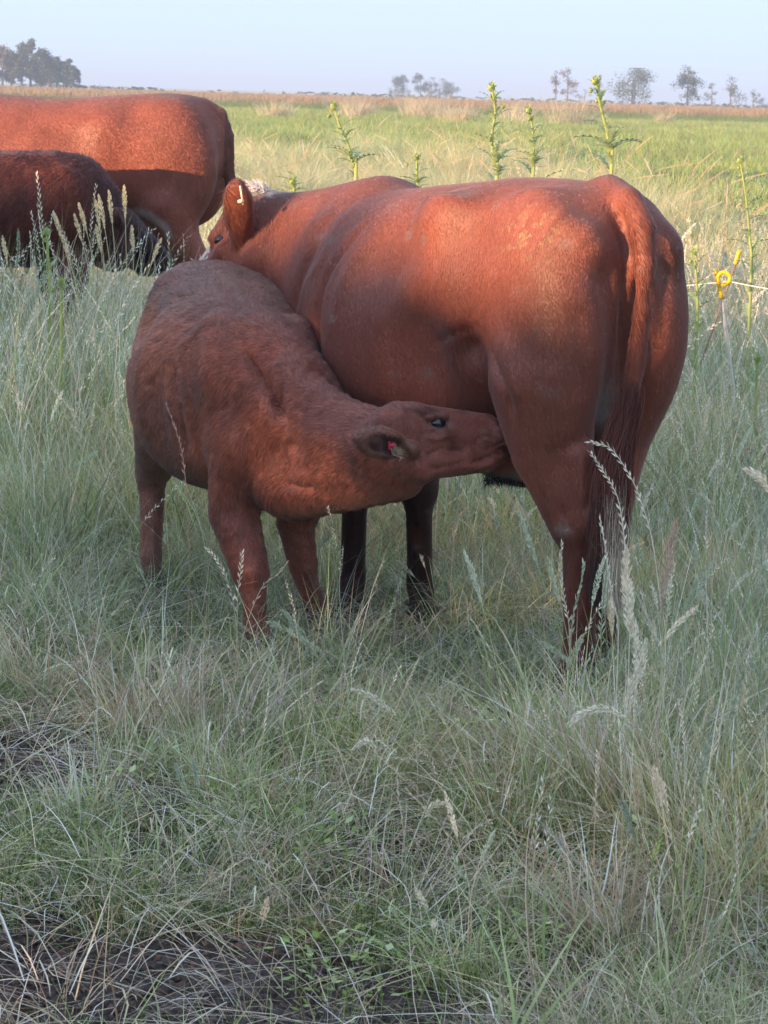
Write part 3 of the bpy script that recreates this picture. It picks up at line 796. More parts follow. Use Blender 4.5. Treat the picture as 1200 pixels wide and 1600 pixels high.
    for q in range(K):
        t = q / (K - 1)
        D[:, q] = (-A[1] * .006 * t + A[2] * (-.028 * t) + A[0] * (.022 * t * t)) + r.normal(size=(n, 3)) * .007 * t
    make_hair("ear_tuft", P0, D, [.0005] * K, np.tile([.42, .30, .18], (n, 1)) * r.uniform(.6, 1.2, (n, 1)), np.tile([0, -1., .2], (n, 1)), fur_m, root)
    # dark belly tuft
    n = 70; b0 = g(.66, -.03, .44); P0 = b0 + r.normal(size=(n, 3)) * .008; D = np.zeros((n, K, 3))
    for q in range(K): D[:, q] = np.array([0, 0, -.085]) * (q / (K - 1)) + r.normal(size=(n, 3)) * .006 * (q / (K - 1))
    make_hair("belly_tuft", P0, D, [.0012, .001, .001, .0008, .0003], np.tile(DARK * .5, (n, 1)), np.tile([0, -1., .2], (n, 1)), fur_m, root)
    return root

if not GRASS_ONLY:
    MC = build_main_cow()
    CA = build_calf()
#@@ANIMALS2
# ================================================================== COW AND CALF FURTHER BACK
def back_cow():
    z0 = .10
    h = unit([-.985, .17, 0]); l = unit(np.array([-.17, -.985, 0]))
    T = np.array([-.925, 13.2, z0])
    g = lambda f, s, z: T + h * f + l * s + np.array([0, 0, z])
    fd = Field(axis(-3.4, -.70, .018), axis(12.7, 14.2, .018), axis(.08, 1.72, .018))
    st = [(-.07, 1.30, 1.10, .05, .5, 2.), (-.03, 1.40, 1.0, .15, .5, 2.1), (.06, 1.455, .92, .22, .5, 2.2), (.25, 1.47, .84, .28, .52, 2.3),
          (.5, 1.45, .76, .33, .55, 2.4), (.8, 1.425, .66, .37, .47, 2.2), (1.15, 1.435, .64, .37, .47, 2.1), (1.45, 1.47, .66, .30, .48, 2.),
          (1.7, 1.47, .72, .24, .48, 2.), (1.9, 1.40, .82, .15, .48, 2.)]
    st = [(a, b + z0, c + z0, d, e, f) for a, b, c, d, e, f in st]
    fd.loft(T, h, l, st, .06)
    for s in (1, -1):
        fd.ell(g(.17, s * .16, 1.10), (.23, .12, .32), frame(h, (0, 0, 1)), .08)
        fd.ell(g(.50, s * .22, 1.28), (.08, .06, .06), frame(h, (0, 0, 1)), .10)
        fd.ell(g(1.5, s * .22, 1.12), (.15, .08, .28), frame(h, (0, 0, 1)), .07)
        fd.ell(g(.68, s * .43, 1.22), (.12, .085, .09), frame(h, (0, 0, 1)), .12, sub=True)
        dx = 0 if s > 0 else .22
        hoof_leg(fd, [g(.20 + dx * .3, s * .16, .90), g(.12 + dx * .6, s * .15, .72), g(.0 + dx, s * .12, .53), g(.02 + dx, s * .12, .44), g(.05 + dx, s * .12, .16), g(.09 + dx, s * .12, 0)],
                 [.14, .10, .066, .05, .042, .046], h, .045)
        hoof_leg(fd, [g(1.52, s * .17, .80), g(1.52 + dx * .5, s * .15, .64), g(1.52 + dx * .5, s * .14, .42), g(1.52 + dx * .5, s * .14, .36), g(1.52 + dx * .5, s * .14, .14), g(1.54 + dx * .5, s * .14, 0)],
                 [.10, .07, .055, .043, .042, .046], h, .04)
    fd.ell(g(.42, .0, .86), (.20, .15, .12), frame(h, (0, 0, 1)), .05)
    for q in ((.30, .07), (.40, .08)): fd.cone(g(q[0], q[1], .77), g(q[0] + .01, q[1] * 1.1, .69), .02, .014, .012)
    # neck and lowered head, out of the frame
    fd.cone(g(1.62, 0, 1.22), g(2.10, 0, 1.20), .20, .13, .08)
    fd.cone(g(1.70, 0, 1.02), g(2.10, 0, 1.06), .20, .12, .08)
    A = frame(unit(h * .6 - np.array([0, 0, .8])), h + np.array([0, 0, .6]))
    head(fd, g(2.14, 0, 1.27), A, .48, .02)
    ear(fd, g(2.14, .09, 1.20), l * 1 + np.array([0, 0, .1]), h + np.array([0, 0, .5]), .18, .11)
    tl = [g(.05, 0, 1.40), g(-.03, 0, 1.37), g(-.078, .0, 1.26), g(-.09, .0, 1.05), g(-.09, .0, .80), g(-.09, 0, .55)]
    fd.chain(tl, [.045, .036, .030, .028, .024, .02], .03)
    V, F = fd.mesh(2)
    return V, F, T, h, l, g, tl

def build_back_cow():
    V, F, T, h, l, g, tl = back_cow()
    root = empty("cow", (T[0], T[1], T[2])); tag(root, "far chestnut cow at the upper left, cut off by the picture edge, dark tail hanging", "cow")
    n1, n2 = Nz(23, 1.6), Nz(24, 7)
    TT = np.array(tl)
    def cf(P):
        col = np.tile(RED, (len(P), 1)) * (1 + .12 * n1(P) + .08 * n2(P))[:, None]
        def mix(m, cc): nonlocal col; m = np.clip(m, 0, 1)[:, None]; col = col * (1 - m) + np.asarray(cc) * m
        q = np.linalg.norm(P[:, None, :] - TT[None, 1:], axis=2).min(1)
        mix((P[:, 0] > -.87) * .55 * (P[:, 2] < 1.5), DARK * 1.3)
        cr = spline([pix(a, b, 13.0) for a, b in ((206, 331), (226, 332), (246, 343), (259, 354), (264, 368))], 20)
        q = np.linalg.norm(P[:, None, [0, 2]] - cr[None][:, :, [0, 2]], axis=2).min(1)
        mix(np.clip(1.3 - q / .022, 0, 1) * (P[:, 1] < 13.3) * .9, (.52, .42, .36))
        mix((P[:, 2] < .19) * 1.0, (.03, .025, .024))
        return np.clip(col, .004, .9)
    o = mesh_np("body", V, [F], hide_m, smooth=True, attrs={"col": cf(V) * .8}); adopt(o, root)
    flow = lambda P, N: np.tile(-h * .6 + np.array([0, 0, -.8]), (len(P), 1))
    fur(V, F, 170000, cf, lambda P: np.full(len(P), .013), flow, fur_m, root, rad=.0010, lift=.18, jit=.18, seed=33, swirl=.2, var=.09, nj=.05)
    r = np.random.default_rng(8); n = 900; K = 5
    D = np.zeros((n, K, 3)); low = np.array(tl); P0 = g(-.105, 0, 0) * [1, 1, 0] + np.c_[r.normal(size=(n, 2)) * .012, r.uniform(.62, .95, n)]
    for q in range(K): D[:, q] = (np.array([0, 0, -.28]) + np.c_[r.normal(size=(n, 2)) * .02, r.normal(size=n) * .03]) * (q / (K - 1))
    make_hair("tail_switch", P0, D, [.0014, .0014, .0013, .001, .0004], np.tile(DARK, (n, 1)) * r.uniform(.6, 1.5, (n, 1)), np.tile([0, -1., .1], (n, 1)), fur_m, root)
    return root

def build_back_calf():
    z0 = .07
    h = unit([.99, .10, 0]); l = unit(np.array([-.10, .99, 0]))
    T = np.array([-2.55, 12.42, z0])
    g = lambda f, s, z: T + h * f + l * s + np.array([0, 0, z])
    fd = Field(axis(-2.85, -.92, .014), axis(12.0, 12.98, .014), axis(.05, 1.36, .014))
    st = [(-.06, 1.05, .92, .06, .5, 2.), (.0, 1.15, .85, .15, .5, 2.1), (.12, 1.19, .74, .21, .5, 2.2), (.30, 1.19, .68, .25, .5, 2.3),
          (.52, 1.19, .65, .28, .48, 2.2), (.75, 1.20, .65, .27, .48, 2.1), (.95, 1.205, .67, .22, .48, 2.), (1.10, 1.15, .68, .17, .48, 2.), (1.22, 1.02, .70, .09, .48, 2.)]
    st = [(a, b + z0, c + z0, d, e, f) for a, b, c, d, e, f in st]
    fd.loft(T, h, l, st, .05)
    for s in (1, -1):
        fd.ell(g(.15, s * .12, .90), (.18, .09, .24), frame(h, (0, 0, 1)), .06)
        fd.ell(g(.97, s * .155, .93), (.12, .06, .20), frame(h, (0, 0, 1)), .05)
        dx = .10 if s > 0 else 0
        hoof_leg(fd, [g(.16 + dx, s * .14, .70), g(.10 + dx, s * .14, .55), g(.0 + dx, s * .12, .40), g(.01 + dx, s * .12, .33), g(.03 + dx, s * .12, .12), g(.06 + dx, s * .12, 0)], [.11, .075, .046, .036, .031, .034], h, .035, .75)
        hoof_leg(fd, [g(1.0 - dx, s * .13, .68), g(1.0 - dx, s * .13, .50), g(1.0 - dx, s * .12, .33), g(1.0 - dx, s * .12, .28), g(1.0 - dx, s * .12, .11), g(1.01 - dx, s * .12, 0)], [.085, .058, .045, .036, .033, .036], h, .035, .8)
    poll = pix(184, 326, 12.55); nose = pix(264, 392, 12.72)
    fd.cone(g(1.02, 0, 1.02), poll + np.array([-.05, 0, -.06]), .15, .10, .06)
    fd.cone(g(1.08, 0, .86), poll + np.array([-.02, 0, -.20]), .14, .10, .06)
    A = frame(nose - poll, (.5, -.15, .9)); L = .41
    p = head(fd, poll + A[2] * .02, A, L, .018)
    for s in (1, -1): ear(fd, p(.08, s * .15, -.10), unit(A[1] * s * .7 - A[0] * .8 + A[2] * .2), A[2] + A[0], .13, .075, .01)
    tl = [g(.02, 0, 1.15), g(-.055, 0, 1.14), g(-.095, 0, 1.0), g(-.10, 0, .6)]
    fd.chain(tl, [.034, .028, .02, .014], .025)
    V, F = fd.mesh(2)
    root = empty("calf", (T[0], T[1], T[2])); tag(root, "dark red calf at the left edge with its head under the far cow", "calf")
    n1, n2 = Nz(43, 2.5), Nz(44, 8)
    def cf(P):
        col = np.tile(np.array([.17, .043, .027]), (len(P), 1)) * (1 + .2 * n1(P) + .14 * n2(P))[:, None]
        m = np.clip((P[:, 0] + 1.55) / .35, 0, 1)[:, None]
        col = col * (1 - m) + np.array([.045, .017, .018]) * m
        return np.clip(col, .004, .9)
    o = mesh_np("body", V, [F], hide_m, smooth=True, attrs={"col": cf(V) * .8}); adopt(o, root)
    for s in (1, -1): eyeball(p(.39, s * .17, -.15), A, .018, root)
    fur(V, F, 90000, cf, lambda P: np.full(len(P), .028), lambda P, N: np.tile(-h * .6 + np.array([0, 0, -.8]), (len(P), 1)), fur_m, root, rad=.0012, lift=.34, jit=.28, seed=53, swirl=1.3)
    return root
if not GRASS_ONLY:
    build_back_cow(); build_back_calf()
#@@LAND
# ================================================================== GROUND
gn1, gn2, gn3 = Nz(61, .35), Nz(62, 2.2), Nz(63, 9)
def gh(x, y):
    P = np.c_[np.ravel(x), np.ravel(y), np.zeros(np.size(x))]
    z = .008 * gn2(P) * np.exp(-np.abs(P[:, 1]) / 30)
    z += .10 * np.exp(-((P[:, 0] + 2.0) / 2.2) ** 2 - ((P[:, 1] - 13.2) / 2.4) ** 2)
    far = np.clip((P[:, 1] - 18) / 20, 0, 1) * np.clip((90 - P[:, 1]) / 40, 0, 1)
    z += .12 * far * gn1(P * [.4, .25, 1])
    return z.reshape(np.shape(x)) - .01
SOILP = []
for a, b, ra, rb_, q in [(60, 1570, .30, .26, 1.6), (230, 1560, .25, .24, 1.5), (420, 1570, .22, .20, 1.4), (600, 1610, .22, .20, 1.3), (20, 1640, .5, .3, 1.6), (330, 1660, .6, .25, 1.6), (75, 1480, .14, .12, 1.1), (45, 1210, .22, .32, 1.2), (235, 1290, .12, .22, 1.1), (590, 1370, .17, .26, 1.1),
                        (930, 1420, .12, .22, 1.1), (860, 1530, .16, .14, 1.0), (1010, 1460, .12, .14, 1.0), (300, 1390, .14, .12, .9), (710, 1500, .12, .12, .9), (960, 1600, .12, .12, 1.0), (440, 1250, .10, .12, .8), (120, 1390, .12, .14, .8)]:
    y_ = 4000 * EYE / (b - 146 - .029 * (a - 600)); SOILP.append(((a - 600) / 4000 * y_, y_, ra, rb_ * (1.5 if b < 1500 else 1), q * (1.15 if b < 1500 else 1)))
def soil(x, y):
    x = np.ravel(x); y = np.ravel(y); P = np.c_[x, y, 0 * x]
    s = np.zeros(len(x))
    for a, b, ra, rb, q in SOILP: s = np.maximum(s, q * np.exp(-((x - a) / ra) ** 2 - ((y - b) / rb) ** 2))
    s = s + .22 * gn3(P * [.35, .35, 1]) + .10 * gn2(P * 2) + np.where(y < 6.2, .12, 0) - .12
    return np.clip((s - .30) / .4, 0, 1)

def ground():
    xs = np.unique(np.r_[-np.geomspace(1.8, 3200, 70)[::-1], np.arange(-1.8, 1.81, .02), np.geomspace(1.8, 3200, 70)])
    ys = np.unique(np.r_[-np.geomspace(1, 400, 14)[::-1], np.linspace(-1, 3.4, 8), np.arange(3.4, 8, .02), np.geomspace(8, 5200, 260)])
    X, Y = np.meshgrid(xs, ys, indexing='ij')
    Z = gh(X, Y); S = soil(X, Y).reshape(X.shape) * (np.abs(X) < 3) * (Y < 9)
    P = np.c_[X.ravel(), Y.ravel(), 0 * X.ravel()]
    clod = (.5 * Nz(71, 14)(P) + .35 * Nz(72, 33)(P)).reshape(X.shape)
    Z = Z + S * (.018 * clod - .012) * (np.abs(X) < 1.9)
    V = np.c_[X.ravel(), Y.ravel(), Z.ravel()]
    nx, ny = X.shape; i = np.arange(nx - 1)[:, None] * ny + np.arange(ny - 1)[None]
    F = np.stack([i, i + ny, i + ny + 1, i + 1], -1).reshape(-1, 4)
    m = bpy.data.materials.new("pasture_soil"); t, N, L, b = nodes(m)
    at = N.new("ShaderNodeAttribute"); at.attribute_name = "soil"
    tc = N.new("ShaderNodeTexCoord"); sp = N.new("ShaderNodeSeparateXYZ"); L.new(tc.outputs["Object"], sp.inputs[0])
    def noise(scale, det=6, vec=None):
        n = N.new("ShaderNodeTexNoise"); n.inputs["Scale"].default_value = scale; n.inputs["Detail"].default_value = det
        L.new(vec or tc.outputs["Object"], n.inputs["Vector"]); return n
    def ramp(src, stops):
        r = N.new("ShaderNodeValToRGB"); L.new(src, r.inputs[0]); e = r.color_ramp.elements
        while len(e) < len(stops): e.new(.5)
        for el, (p_, c_) in zip(e, stops): el.position = p_; el.color = (*c_, 1)
        return r
    def mix(f, a, c):
        x = N.new("ShaderNodeMix"); x.data_type = 'RGBA'
        if isinstance(f, float): x.inputs[0].default_value = f
        else: L.new(f, x.inputs[0])
        L.new(a, x.inputs[6]); L.new(c, x.inputs[7]); return x.outputs[2]
    near = ramp(noise(26, 10).outputs[0], [(.3, (.035, .03, .022)), (.5, (.075, .075, .048)), (.72, (.14, .125, .085))])
    dirt = ramp(noise(34, 12).outputs[0], [(.3, (.035, .026, .025)), (.5, (.085, .066, .060)), (.75, (.17, .14, .125))])
    c = mix(at.outputs["Fac"], near.outputs[0], dirt.outputs[0])
    # bands of the farmland, by distance
    w1 = N.new("ShaderNodeVectorMath"); w1.operation = 'MULTIPLY'; w1.inputs[1].default_value = (.02, .06, 1); L.new(tc.outputs["Object"], w1.inputs[0])
    nb = noise(1.0, 8, w1.outputs[0]); nb2 = noise(.45, 8)
    yy = N.new("ShaderNodeMath"); yy.operation = 'MULTIPLY_ADD'; L.new(nb.outputs[0], yy.inputs[0]); yy.inputs[1].default_value = 26; L.new(sp.outputs[1], yy.inputs[2])
    def band(y0, y1, col):
        nonlocal c
        r = N.new("ShaderNodeMapRange"); r.inputs[1].default_value = y0; r.inputs[2].default_value = y1; L.new(yy.outputs[0], r.inputs[0])
        k = ramp(nb2.outputs[0], [(.3, tuple(v * .75 for v in col)), (.7, tuple(v * 1.25 for v in col))])
        c = mix(r.outputs[0], c, k.outputs[0])
    band(28, 44, (.13, .18, .085))
    band(165, 185, (.21, .20, .10))
    band(255, 285, (.12, .13, .065))
    band(300, 340, (.22, .13, .075))
    band(540, 580, (.56, .46, .28))
    L.new(c, b.inputs["Base Color"]); b.inputs["Roughness"].default_value = .9; b.inputs["Specular IOR Level"].default_value = .15
    bp = N.new("ShaderNodeBump"); bp.inputs["Strength"].default_value = .8; bp.inputs["Distance"].default_value = .012
    L.new(noise(60, 10).outputs[0], bp.inputs["Height"]); L.new(bp.outputs[0], b.inputs["Normal"])
    o = mesh_np("ground", V, [F], m, smooth=True, attrs={"soil": S.ravel()}); o["kind"] = "structure"
    return o
ground()

# ================================================================== GRASS
def leafy(name, transl=.24, rough=.5):
    m = bpy.data.materials.new(name); t, N, L, b = nodes(m)
    a = N.new("ShaderNodeAttribute"); a.attribute_name = "col"
    ti = N.new("ShaderNodeAttribute"); ti.attribute_name = "tint"; ti.attribute_type = 'INSTANCER'
    mx = N.new("ShaderNodeVectorMath"); mx.operation = 'MULTIPLY'
    L.new(a.outputs["Color"], mx.inputs[0]); L.new(ti.outputs["Vector"], mx.inputs[1])
    L.new(mx.outputs[0], b.inputs["Base Color"]); b.inputs["Roughness"].default_value = rough
    b.inputs["Specular IOR Level"].default_value = .2
    tr = N.new("ShaderNodeBsdfTranslucent"); L.new(mx.outputs[0], tr.inputs[0])
    ms = N.new("ShaderNodeMixShader"); ms.inputs[0].default_value = transl
    L.new(b.outputs[0], ms.inputs[1]); L.new(tr.outputs[0], ms.inputs[2]); L.new(ms.outputs[0], N["Material Output"].inputs[0])
    return m
grass_m = leafy("grass_blade")
def plain_leaf(name, transl=.25):
    m = leafy(name, transl); t = m.node_tree
    mx = [n for n in t.nodes if n.type == 'VECT_MATH'][0]
    for l_ in list(mx.inputs[1].links): t.links.remove(l_)
    mx.inputs[1].default_value = (1, 1, 1); return m
plant_m = plain_leaf("plant_leaf")

GREEN = np.array([.235, .325, .075]); BLUEG = np.array([.43, .52, .24]); STRAW = np.array([.68, .57, .37]); PALE = np.array([.86, .79, .62]); RUST = np.array([.46, .34, .25]); LIME = np.array([.34, .43, .13]); DEEP = np.array([.085, .13, .04]); SOFT = np.array([.50, .55, .40])

def paths(n, r, root_r, hmin, hmax, lean, curve, seg, up=1.0, wobble=.05):
    a0 = r.uniform(0, 2 * math.pi, n); rr = root_r * np.sqrt(r.uniform(0, 1, n))
    root = np.c_[rr * np.cos(a0), rr * np.sin(a0), np.zeros(n)]
    az = a0 + r.normal(0, .9, n); d = np.c_[np.cos(az), np.sin(az), np.zeros(n)]
    H = r.uniform(hmin, hmax, n); le = np.abs(r.normal(lean, lean * .6 + .03, n)); cu = np.abs(r.normal(curve, curve * .5 + .02, n))
    t = np.linspace(0, 1, seg + 1)[None, :, None]
    hor = (le[:, None, None] * t + cu[:, None, None] * t ** 2.2) * H[:, None, None]
    ver = H[:, None, None] * (t - .42 * np.clip(cu, 0, 1.6)[:, None, None] * t ** 2.6) * up
    side = np.c_[-np.sin(az), np.cos(az), np.zeros(n)]
    wob = (r.normal(0, wobble, (n, 1, 1)) * np.sin(t * 3.3 + r.uniform(0, 6, (n, 1, 1)))) * H[:, None, None]
    P = root[:, None] + d[:, None] * hor + side[:, None] * wob + np.array([0, 0, 1.]) * ver
    P[:, 0, 2] -= .015
    return P, side, d, H

def ribbons(P, side, w, col, r, tipcol=None, taper=1.4):
    """P (n,k,3) ; w (n,) ; returns V,F,C"""
    n, k, _ = P.shape; t = np.linspace(0, 1, k)
    tw = r.uniform(-1.2, 1.2, n)
    sd = side * np.cos(tw)[:, None] + np.cross(side, [0, 0, 1.]) * np.sin(tw)[:, None]
    ww = w[:, None] * (1 - t[None] ** taper) * .5
    ww[:, 0] *= .6
    Lp = P - sd[:, None] * ww[..., None]; Rp = P + sd[:, None] * ww[..., None]
    V = np.stack([Lp, Rp], 2)[:, :-1].reshape(n, -1, 3)       # 2*(k-1)
    V = np.concatenate([V, P[:, -1:]], 1); m = 2 * (k - 1) + 1
    base = np.arange(n)[:, None] * m
    q = np.concatenate([base + np.array([2 * i, 2 * i + 1, 2 * i + 3, 2 * i + 2])[None] for i in range(k - 2)])
    tr = base + np.array([2 * (k - 2), 2 * (k - 2) + 1, m - 1])[None]
    C = np.repeat(col[:, None], m, 1)
    if tipcol is not None:
        tt = np.r_[np.repeat(t[:-1], 2), 1][None, :, None]; C = C * (1 - tt) + tipcol[:, None] * tt
    return V.reshape(-1, 3), [q, tr], C.reshape(-1, 3)

def merge(parts):
    o = 0; V = []; C = []; Q = []; T = []
    for v, f, c in parts:
        V.append(v); C.append(c)
        for a in f:
            if len(a): (Q if a.shape[1] == 4 else T).append(a + o)
        o += len(v)
    F = []
    if Q: F.append(np.concatenate(Q))
    if T: F.append(np.concatenate(T))
    return np.concatenate(V), F, np.concatenate(C)

def pick(r, n, cols, wts, var=.28):
    wts = np.array(wts, float) / sum(wts); i = r.choice(len(cols), n, p=wts)
    return np.clip(np.array(cols)[i] * r.uniform(1 - var, 1 + var, (n, 1)) * r.uniform(.93, 1.07, (n, 3)), 0, .85)

def seed_head(P, r, kind, col, size=1.0):
    """P (k,3) upper part of one stalk"""
    k = len(P); T = np.gradient(P, axis=0); T /= np.linalg.norm(T, axis=1)[:, None] + 1e-9
    L = np.linalg.norm(np.diff(P, axis=0), axis=1).sum()
    if kind == 'rye':
        n = max(8, int(L / (.0068 * size))); ln, wd, ang, spread = .0135 * size, .0036 * size, .5, 0
    elif kind == 'fox':
        n = max(60, int(L / .00055)); ln, wd, ang, spread = .0095 * size ** .4, .0027 * size ** .3, .5, .0052 * size
    else:  # loose panicle
        n = max(26, int(L / .004)); ln, wd, ang, spread = .013 * size, .0032 * size, .7, .010 * size
    s = (np.arange(n) + .5) / n if kind == 'rye' else np.sort(r.uniform(0, 1, n))
    idx = s * (k - 1); Q = np.stack([np.interp(idx, np.arange(k), P[:, c]) for c in range(3)], 1); t = np.stack([np.interp(idx, np.arange(k), T[:, c]) for c in range(3)], 1)
    ref = unit(r.normal(size=3)); u = np.cross(t, ref); u /= np.linalg.norm(u, axis=1)[:, None] + 1e-9; v = np.cross(t, u)
    th = np.where(np.arange(n) % 2, 0, math.pi) + r.normal(0, .25, n) if kind == 'rye' else r.uniform(0, 6.28, n)
    o = u * np.cos(th)[:, None] + v * np.sin(th)[:, None]
    env = np.sin(np.clip(s * 1.0, 0, 1) * math.pi) ** .5 if kind != 'rye' else np.ones(n) * (1 - .4 * s)
    d = t * math.cos(ang) + o * math.sin(ang) * env[:, None]; d /= np.linalg.norm(d, axis=1)[:, None]
    l_ = ln * (.55 + .6 * env) * r.uniform(.8, 1.2, n); b = Q + o * (spread * env * r.uniform(.0, 1, n))[:, None]
    sd = np.cross(d, r.normal(size=(n, 3))); sd /= np.linalg.norm(sd, axis=1)[:, None]
    V = np.stack([b, b + d * (l_ * .5)[:, None] + sd * wd * .5, b + d * l_[:, None], b + d * (l_ * .5)[:, None] - sd * wd * .5], 1).reshape(-1, 3)
    F = (np.arange(n)[:, None] * 4 + np.arange(4)[None])
    C = np.repeat(col * r.uniform(.75, 1.2, (n, 1)), 4, 0)
    return V, [F], C

def stalks(r, n, root_r, hmin, hmax, kind, cols, wts, headcols, hl=(.08, .14), lean=.18, curve=.15, w=.0022, size=1.0):
    P, side, d, H = paths(n, r, root_r, hmin, hmax, lean, curve, 12)
    col = pick(r, n, cols, wts, .15)
    parts = [ribbons(P, side, np.full(n, w), col, r, taper=5), ribbons(P, np.cross(side, [0, 0, 1.]), np.full(n, w), col, r, taper=5)]
    for i in range(n):
        L = r.uniform(*hl); k = max(3, int(12 * L / H[i])); Pi = P[i, -k - 1:]
        parts.append(seed_head(Pi, r, kind, headcols[r.integers(len(headcols))], size))
    return parts

def variant(name, parts):
    V, F, C = merge(parts)
    o = mesh_np(name, V, F, grass_m, attrs={"col": C}, link=False)
    return o
VAR = {}
def reg(kind, k, fn):
    c = bpy.data.collections.new("variants_" + kind); VAR[kind] = (c, k)
    for i in range(k):
        r = np.random.default_rng(hash((len(kind), sum(map(ord, kind)), i)) % 99991)
        c.objects.link(variant(f"{kind}_{i:02d}", fn(r)))
def rb(r, n, root, h0, h1, lean, curve, w0, w1, cols, wts, seg=4, tip=None, **k):
    P, s, d, H = paths(n, r, root, h0, h1, lean, curve, seg, **k)
    c = pick(r, n, cols, wts); return ribbons(P, s, r.uniform(w0, w1, n), c, r, tipcol=None if tip is None else c * .6 + np.asarray(tip) * .4)
def lying(r, n, root, l0, l1, zmax, cols, wts, w0=.0015, w1=.003):
    P, s, d, H = paths(n, r, root, l0, l1, 1.0, .1, 4)
    P[..., 2] = r.uniform(.004, zmax, (n, 1)) + np.sin(np.linspace(0, 3, 5))[None] * r.uniform(0, .03, (n, 1)) + np.linspace(0, 1, 5)[None] * r.normal(0, .02, (n, 1))
    P[..., 2] = np.maximum(P[..., 2], .003)
    return ribbons(P, s, r.uniform(w0, w1, n), pick(r, n, cols, wts), r, taper=4)
reg("short", 6, lambda r: [rb(r, 80, .10, .03, .12, .6, .5, .0018, .0036, [GREEN, BLUEG, STRAW, LIME, DEEP], [3.2, 2.6, 1.6, .7, 3.2], seg=3), lying(r, 10, .10, .05, .14, .07, [PALE, STRAW, BLUEG], [1, 1, 1], .0014, .0028)])
reg("leafy", 6, lambda r: [rb(r, 58, .09, .12, .32, .28, .45, .0034, .0068, [GREEN, BLUEG, STRAW, LIME, DEEP], [3.4, 4, 1.4, 1.0, 1.0], tip=PALE)])
reg("thatch", 5, lambda r: [lying(r, 40, .14, .06, .30, .08, [STRAW, PALE, RUST, RUST * .6], [2.4, 1.6, 2, 1.6], .0015, .0034), rb(r, 14, .12, .08, .26, .8, .6, .0018, .0034, [PALE, STRAW, RUST], [2, 2, 1])])
reg("finedry", 5, lambda r: [rb(r, 60, .10, .14, .40, .30, .35, .0014, .0026, [STRAW, RUST, PALE, BLUEG], [3, 3, 1, 1.4])])
reg("stem", 5, lambda r: [rb(r, 26, .13, .34, .68, .16, .16, .0024, .0046, [PALE, STRAW, BLUEG, LIME], [3, 2.4, 3, 1]), rb(r, 30, .12, .18, .45, .25, .45, .004, .0075, [BLUEG, GREEN, LIME], [3, 3, 1], tip=PALE)] + stalks(r, 3, .1, .45, .7, "rye", [PALE, BLUEG], [1, 1], [PALE, PALE * 1.05], (.10, .16), size=1.15))
reg("broad", 4, lambda r: [rb(r, 16, .07, .12, .34, .3, .5, .006, .010, [GREEN, BLUEG, LIME], [3, 3, 1.2], tip=PALE, seg=6)])
reg("rye", 5, lambda r: stalks(r, 8, .10, .30, .60, 'rye', [STRAW, BLUEG, RUST], [3, 2, 1], [PALE, STRAW, SOFT], (.10, .16)) + [rb(r, 22, .08, .15, .32, .3, .4, .0022, .004, [GREEN, BLUEG, STRAW], [3, 3, 2])])
reg("foxtail", 4, lambda r: stalks(r, 4, .10, .35, .62, 'fox', [STRAW, BLUEG], [2, 2], [PALE, STRAW * 1.15, SOFT * 1.1], (.06, .11)) + [rb(r, 22, .08, .18, .36, .3, .4, .003, .005, [GREEN, BLUEG, STRAW], [3, 3, 2])])
reg("panicle", 4, lambda r: stalks(r, 6, .12, .40, .75, 'loose', [STRAW, BLUEG], [3, 1], [PALE, STRAW], (.10, .2)) + [rb(r, 26, .10, .25, .5, .25, .4, .003, .0055, [GREEN, BLUEG, STRAW], [3, 2, 2])])
reg("tussock", 4, lambda r: [rb(r, 460, .22, .45, 1.05, .28, .55, .003, .006, [GREEN, BLUEG, STRAW, LIME], [2.6, 5, 2.2, .5], seg=6, tip=PALE, wobble=.014)] + stalks(r, 4, .2, .8, 1.15, 'fox', [STRAW * .8, BLUEG], [2, 1], [PALE * .85, STRAW], (.10, .18), .22, .4, .0026, 1.15))
def forb(r):
    n = 70; a = r.uniform(0, 6.28, n); rr = .07 * np.sqrt(r.uniform(0, 1, n)); z = r.uniform(.01, .09, n)
    b = np.c_[rr * np.cos(a), rr * np.sin(a), z]; d = np.c_[np.cos(a + r.normal(0, .8, n)), np.sin(a), r.normal(.3, .3, n)]; d /= np.linalg.norm(d, axis=1)[:, None]
    s = np.cross(d, [0, 0, 1.]); s /= np.linalg.norm(s, axis=1)[:, None]; L = r.uniform(.008, .02, n)[:, None]
    V = np.stack([b, b + d * L * .5 + s * L * .3, b + d * L, b + d * L * .5 - s * L * .3], 1).reshape(-1, 3)
    return [(V, [np.arange(n)[:, None] * 4 + np.arange(4)[None]], np.repeat(pick(r, n, [GREEN, LIME * .9, BLUEG], [3, 2, 2]), 4, 0)), rb(r, 8, .05, .05, .12, .3, .2, .002, .003, [GREEN], [1], seg=3)]
reg("forb", 3, forb)
reg("field", 3, lambda r: [rb(r, 130, .75, .14, .32, .35, .4, .009, .016, [GREEN * 1.2, BLUEG * .8, STRAW * .7], [4, 4, .8], seg=3)])
reg("crop", 3, lambda r: [rb(r, 110, 1.1, .35, .65, .15, .25, .03, .06, [RUST * [.8, .72, .55], STRAW * .55, GREEN * .6], [4, 2, 1.5], seg=3, tip=RUST * [.9, .8, .6])])

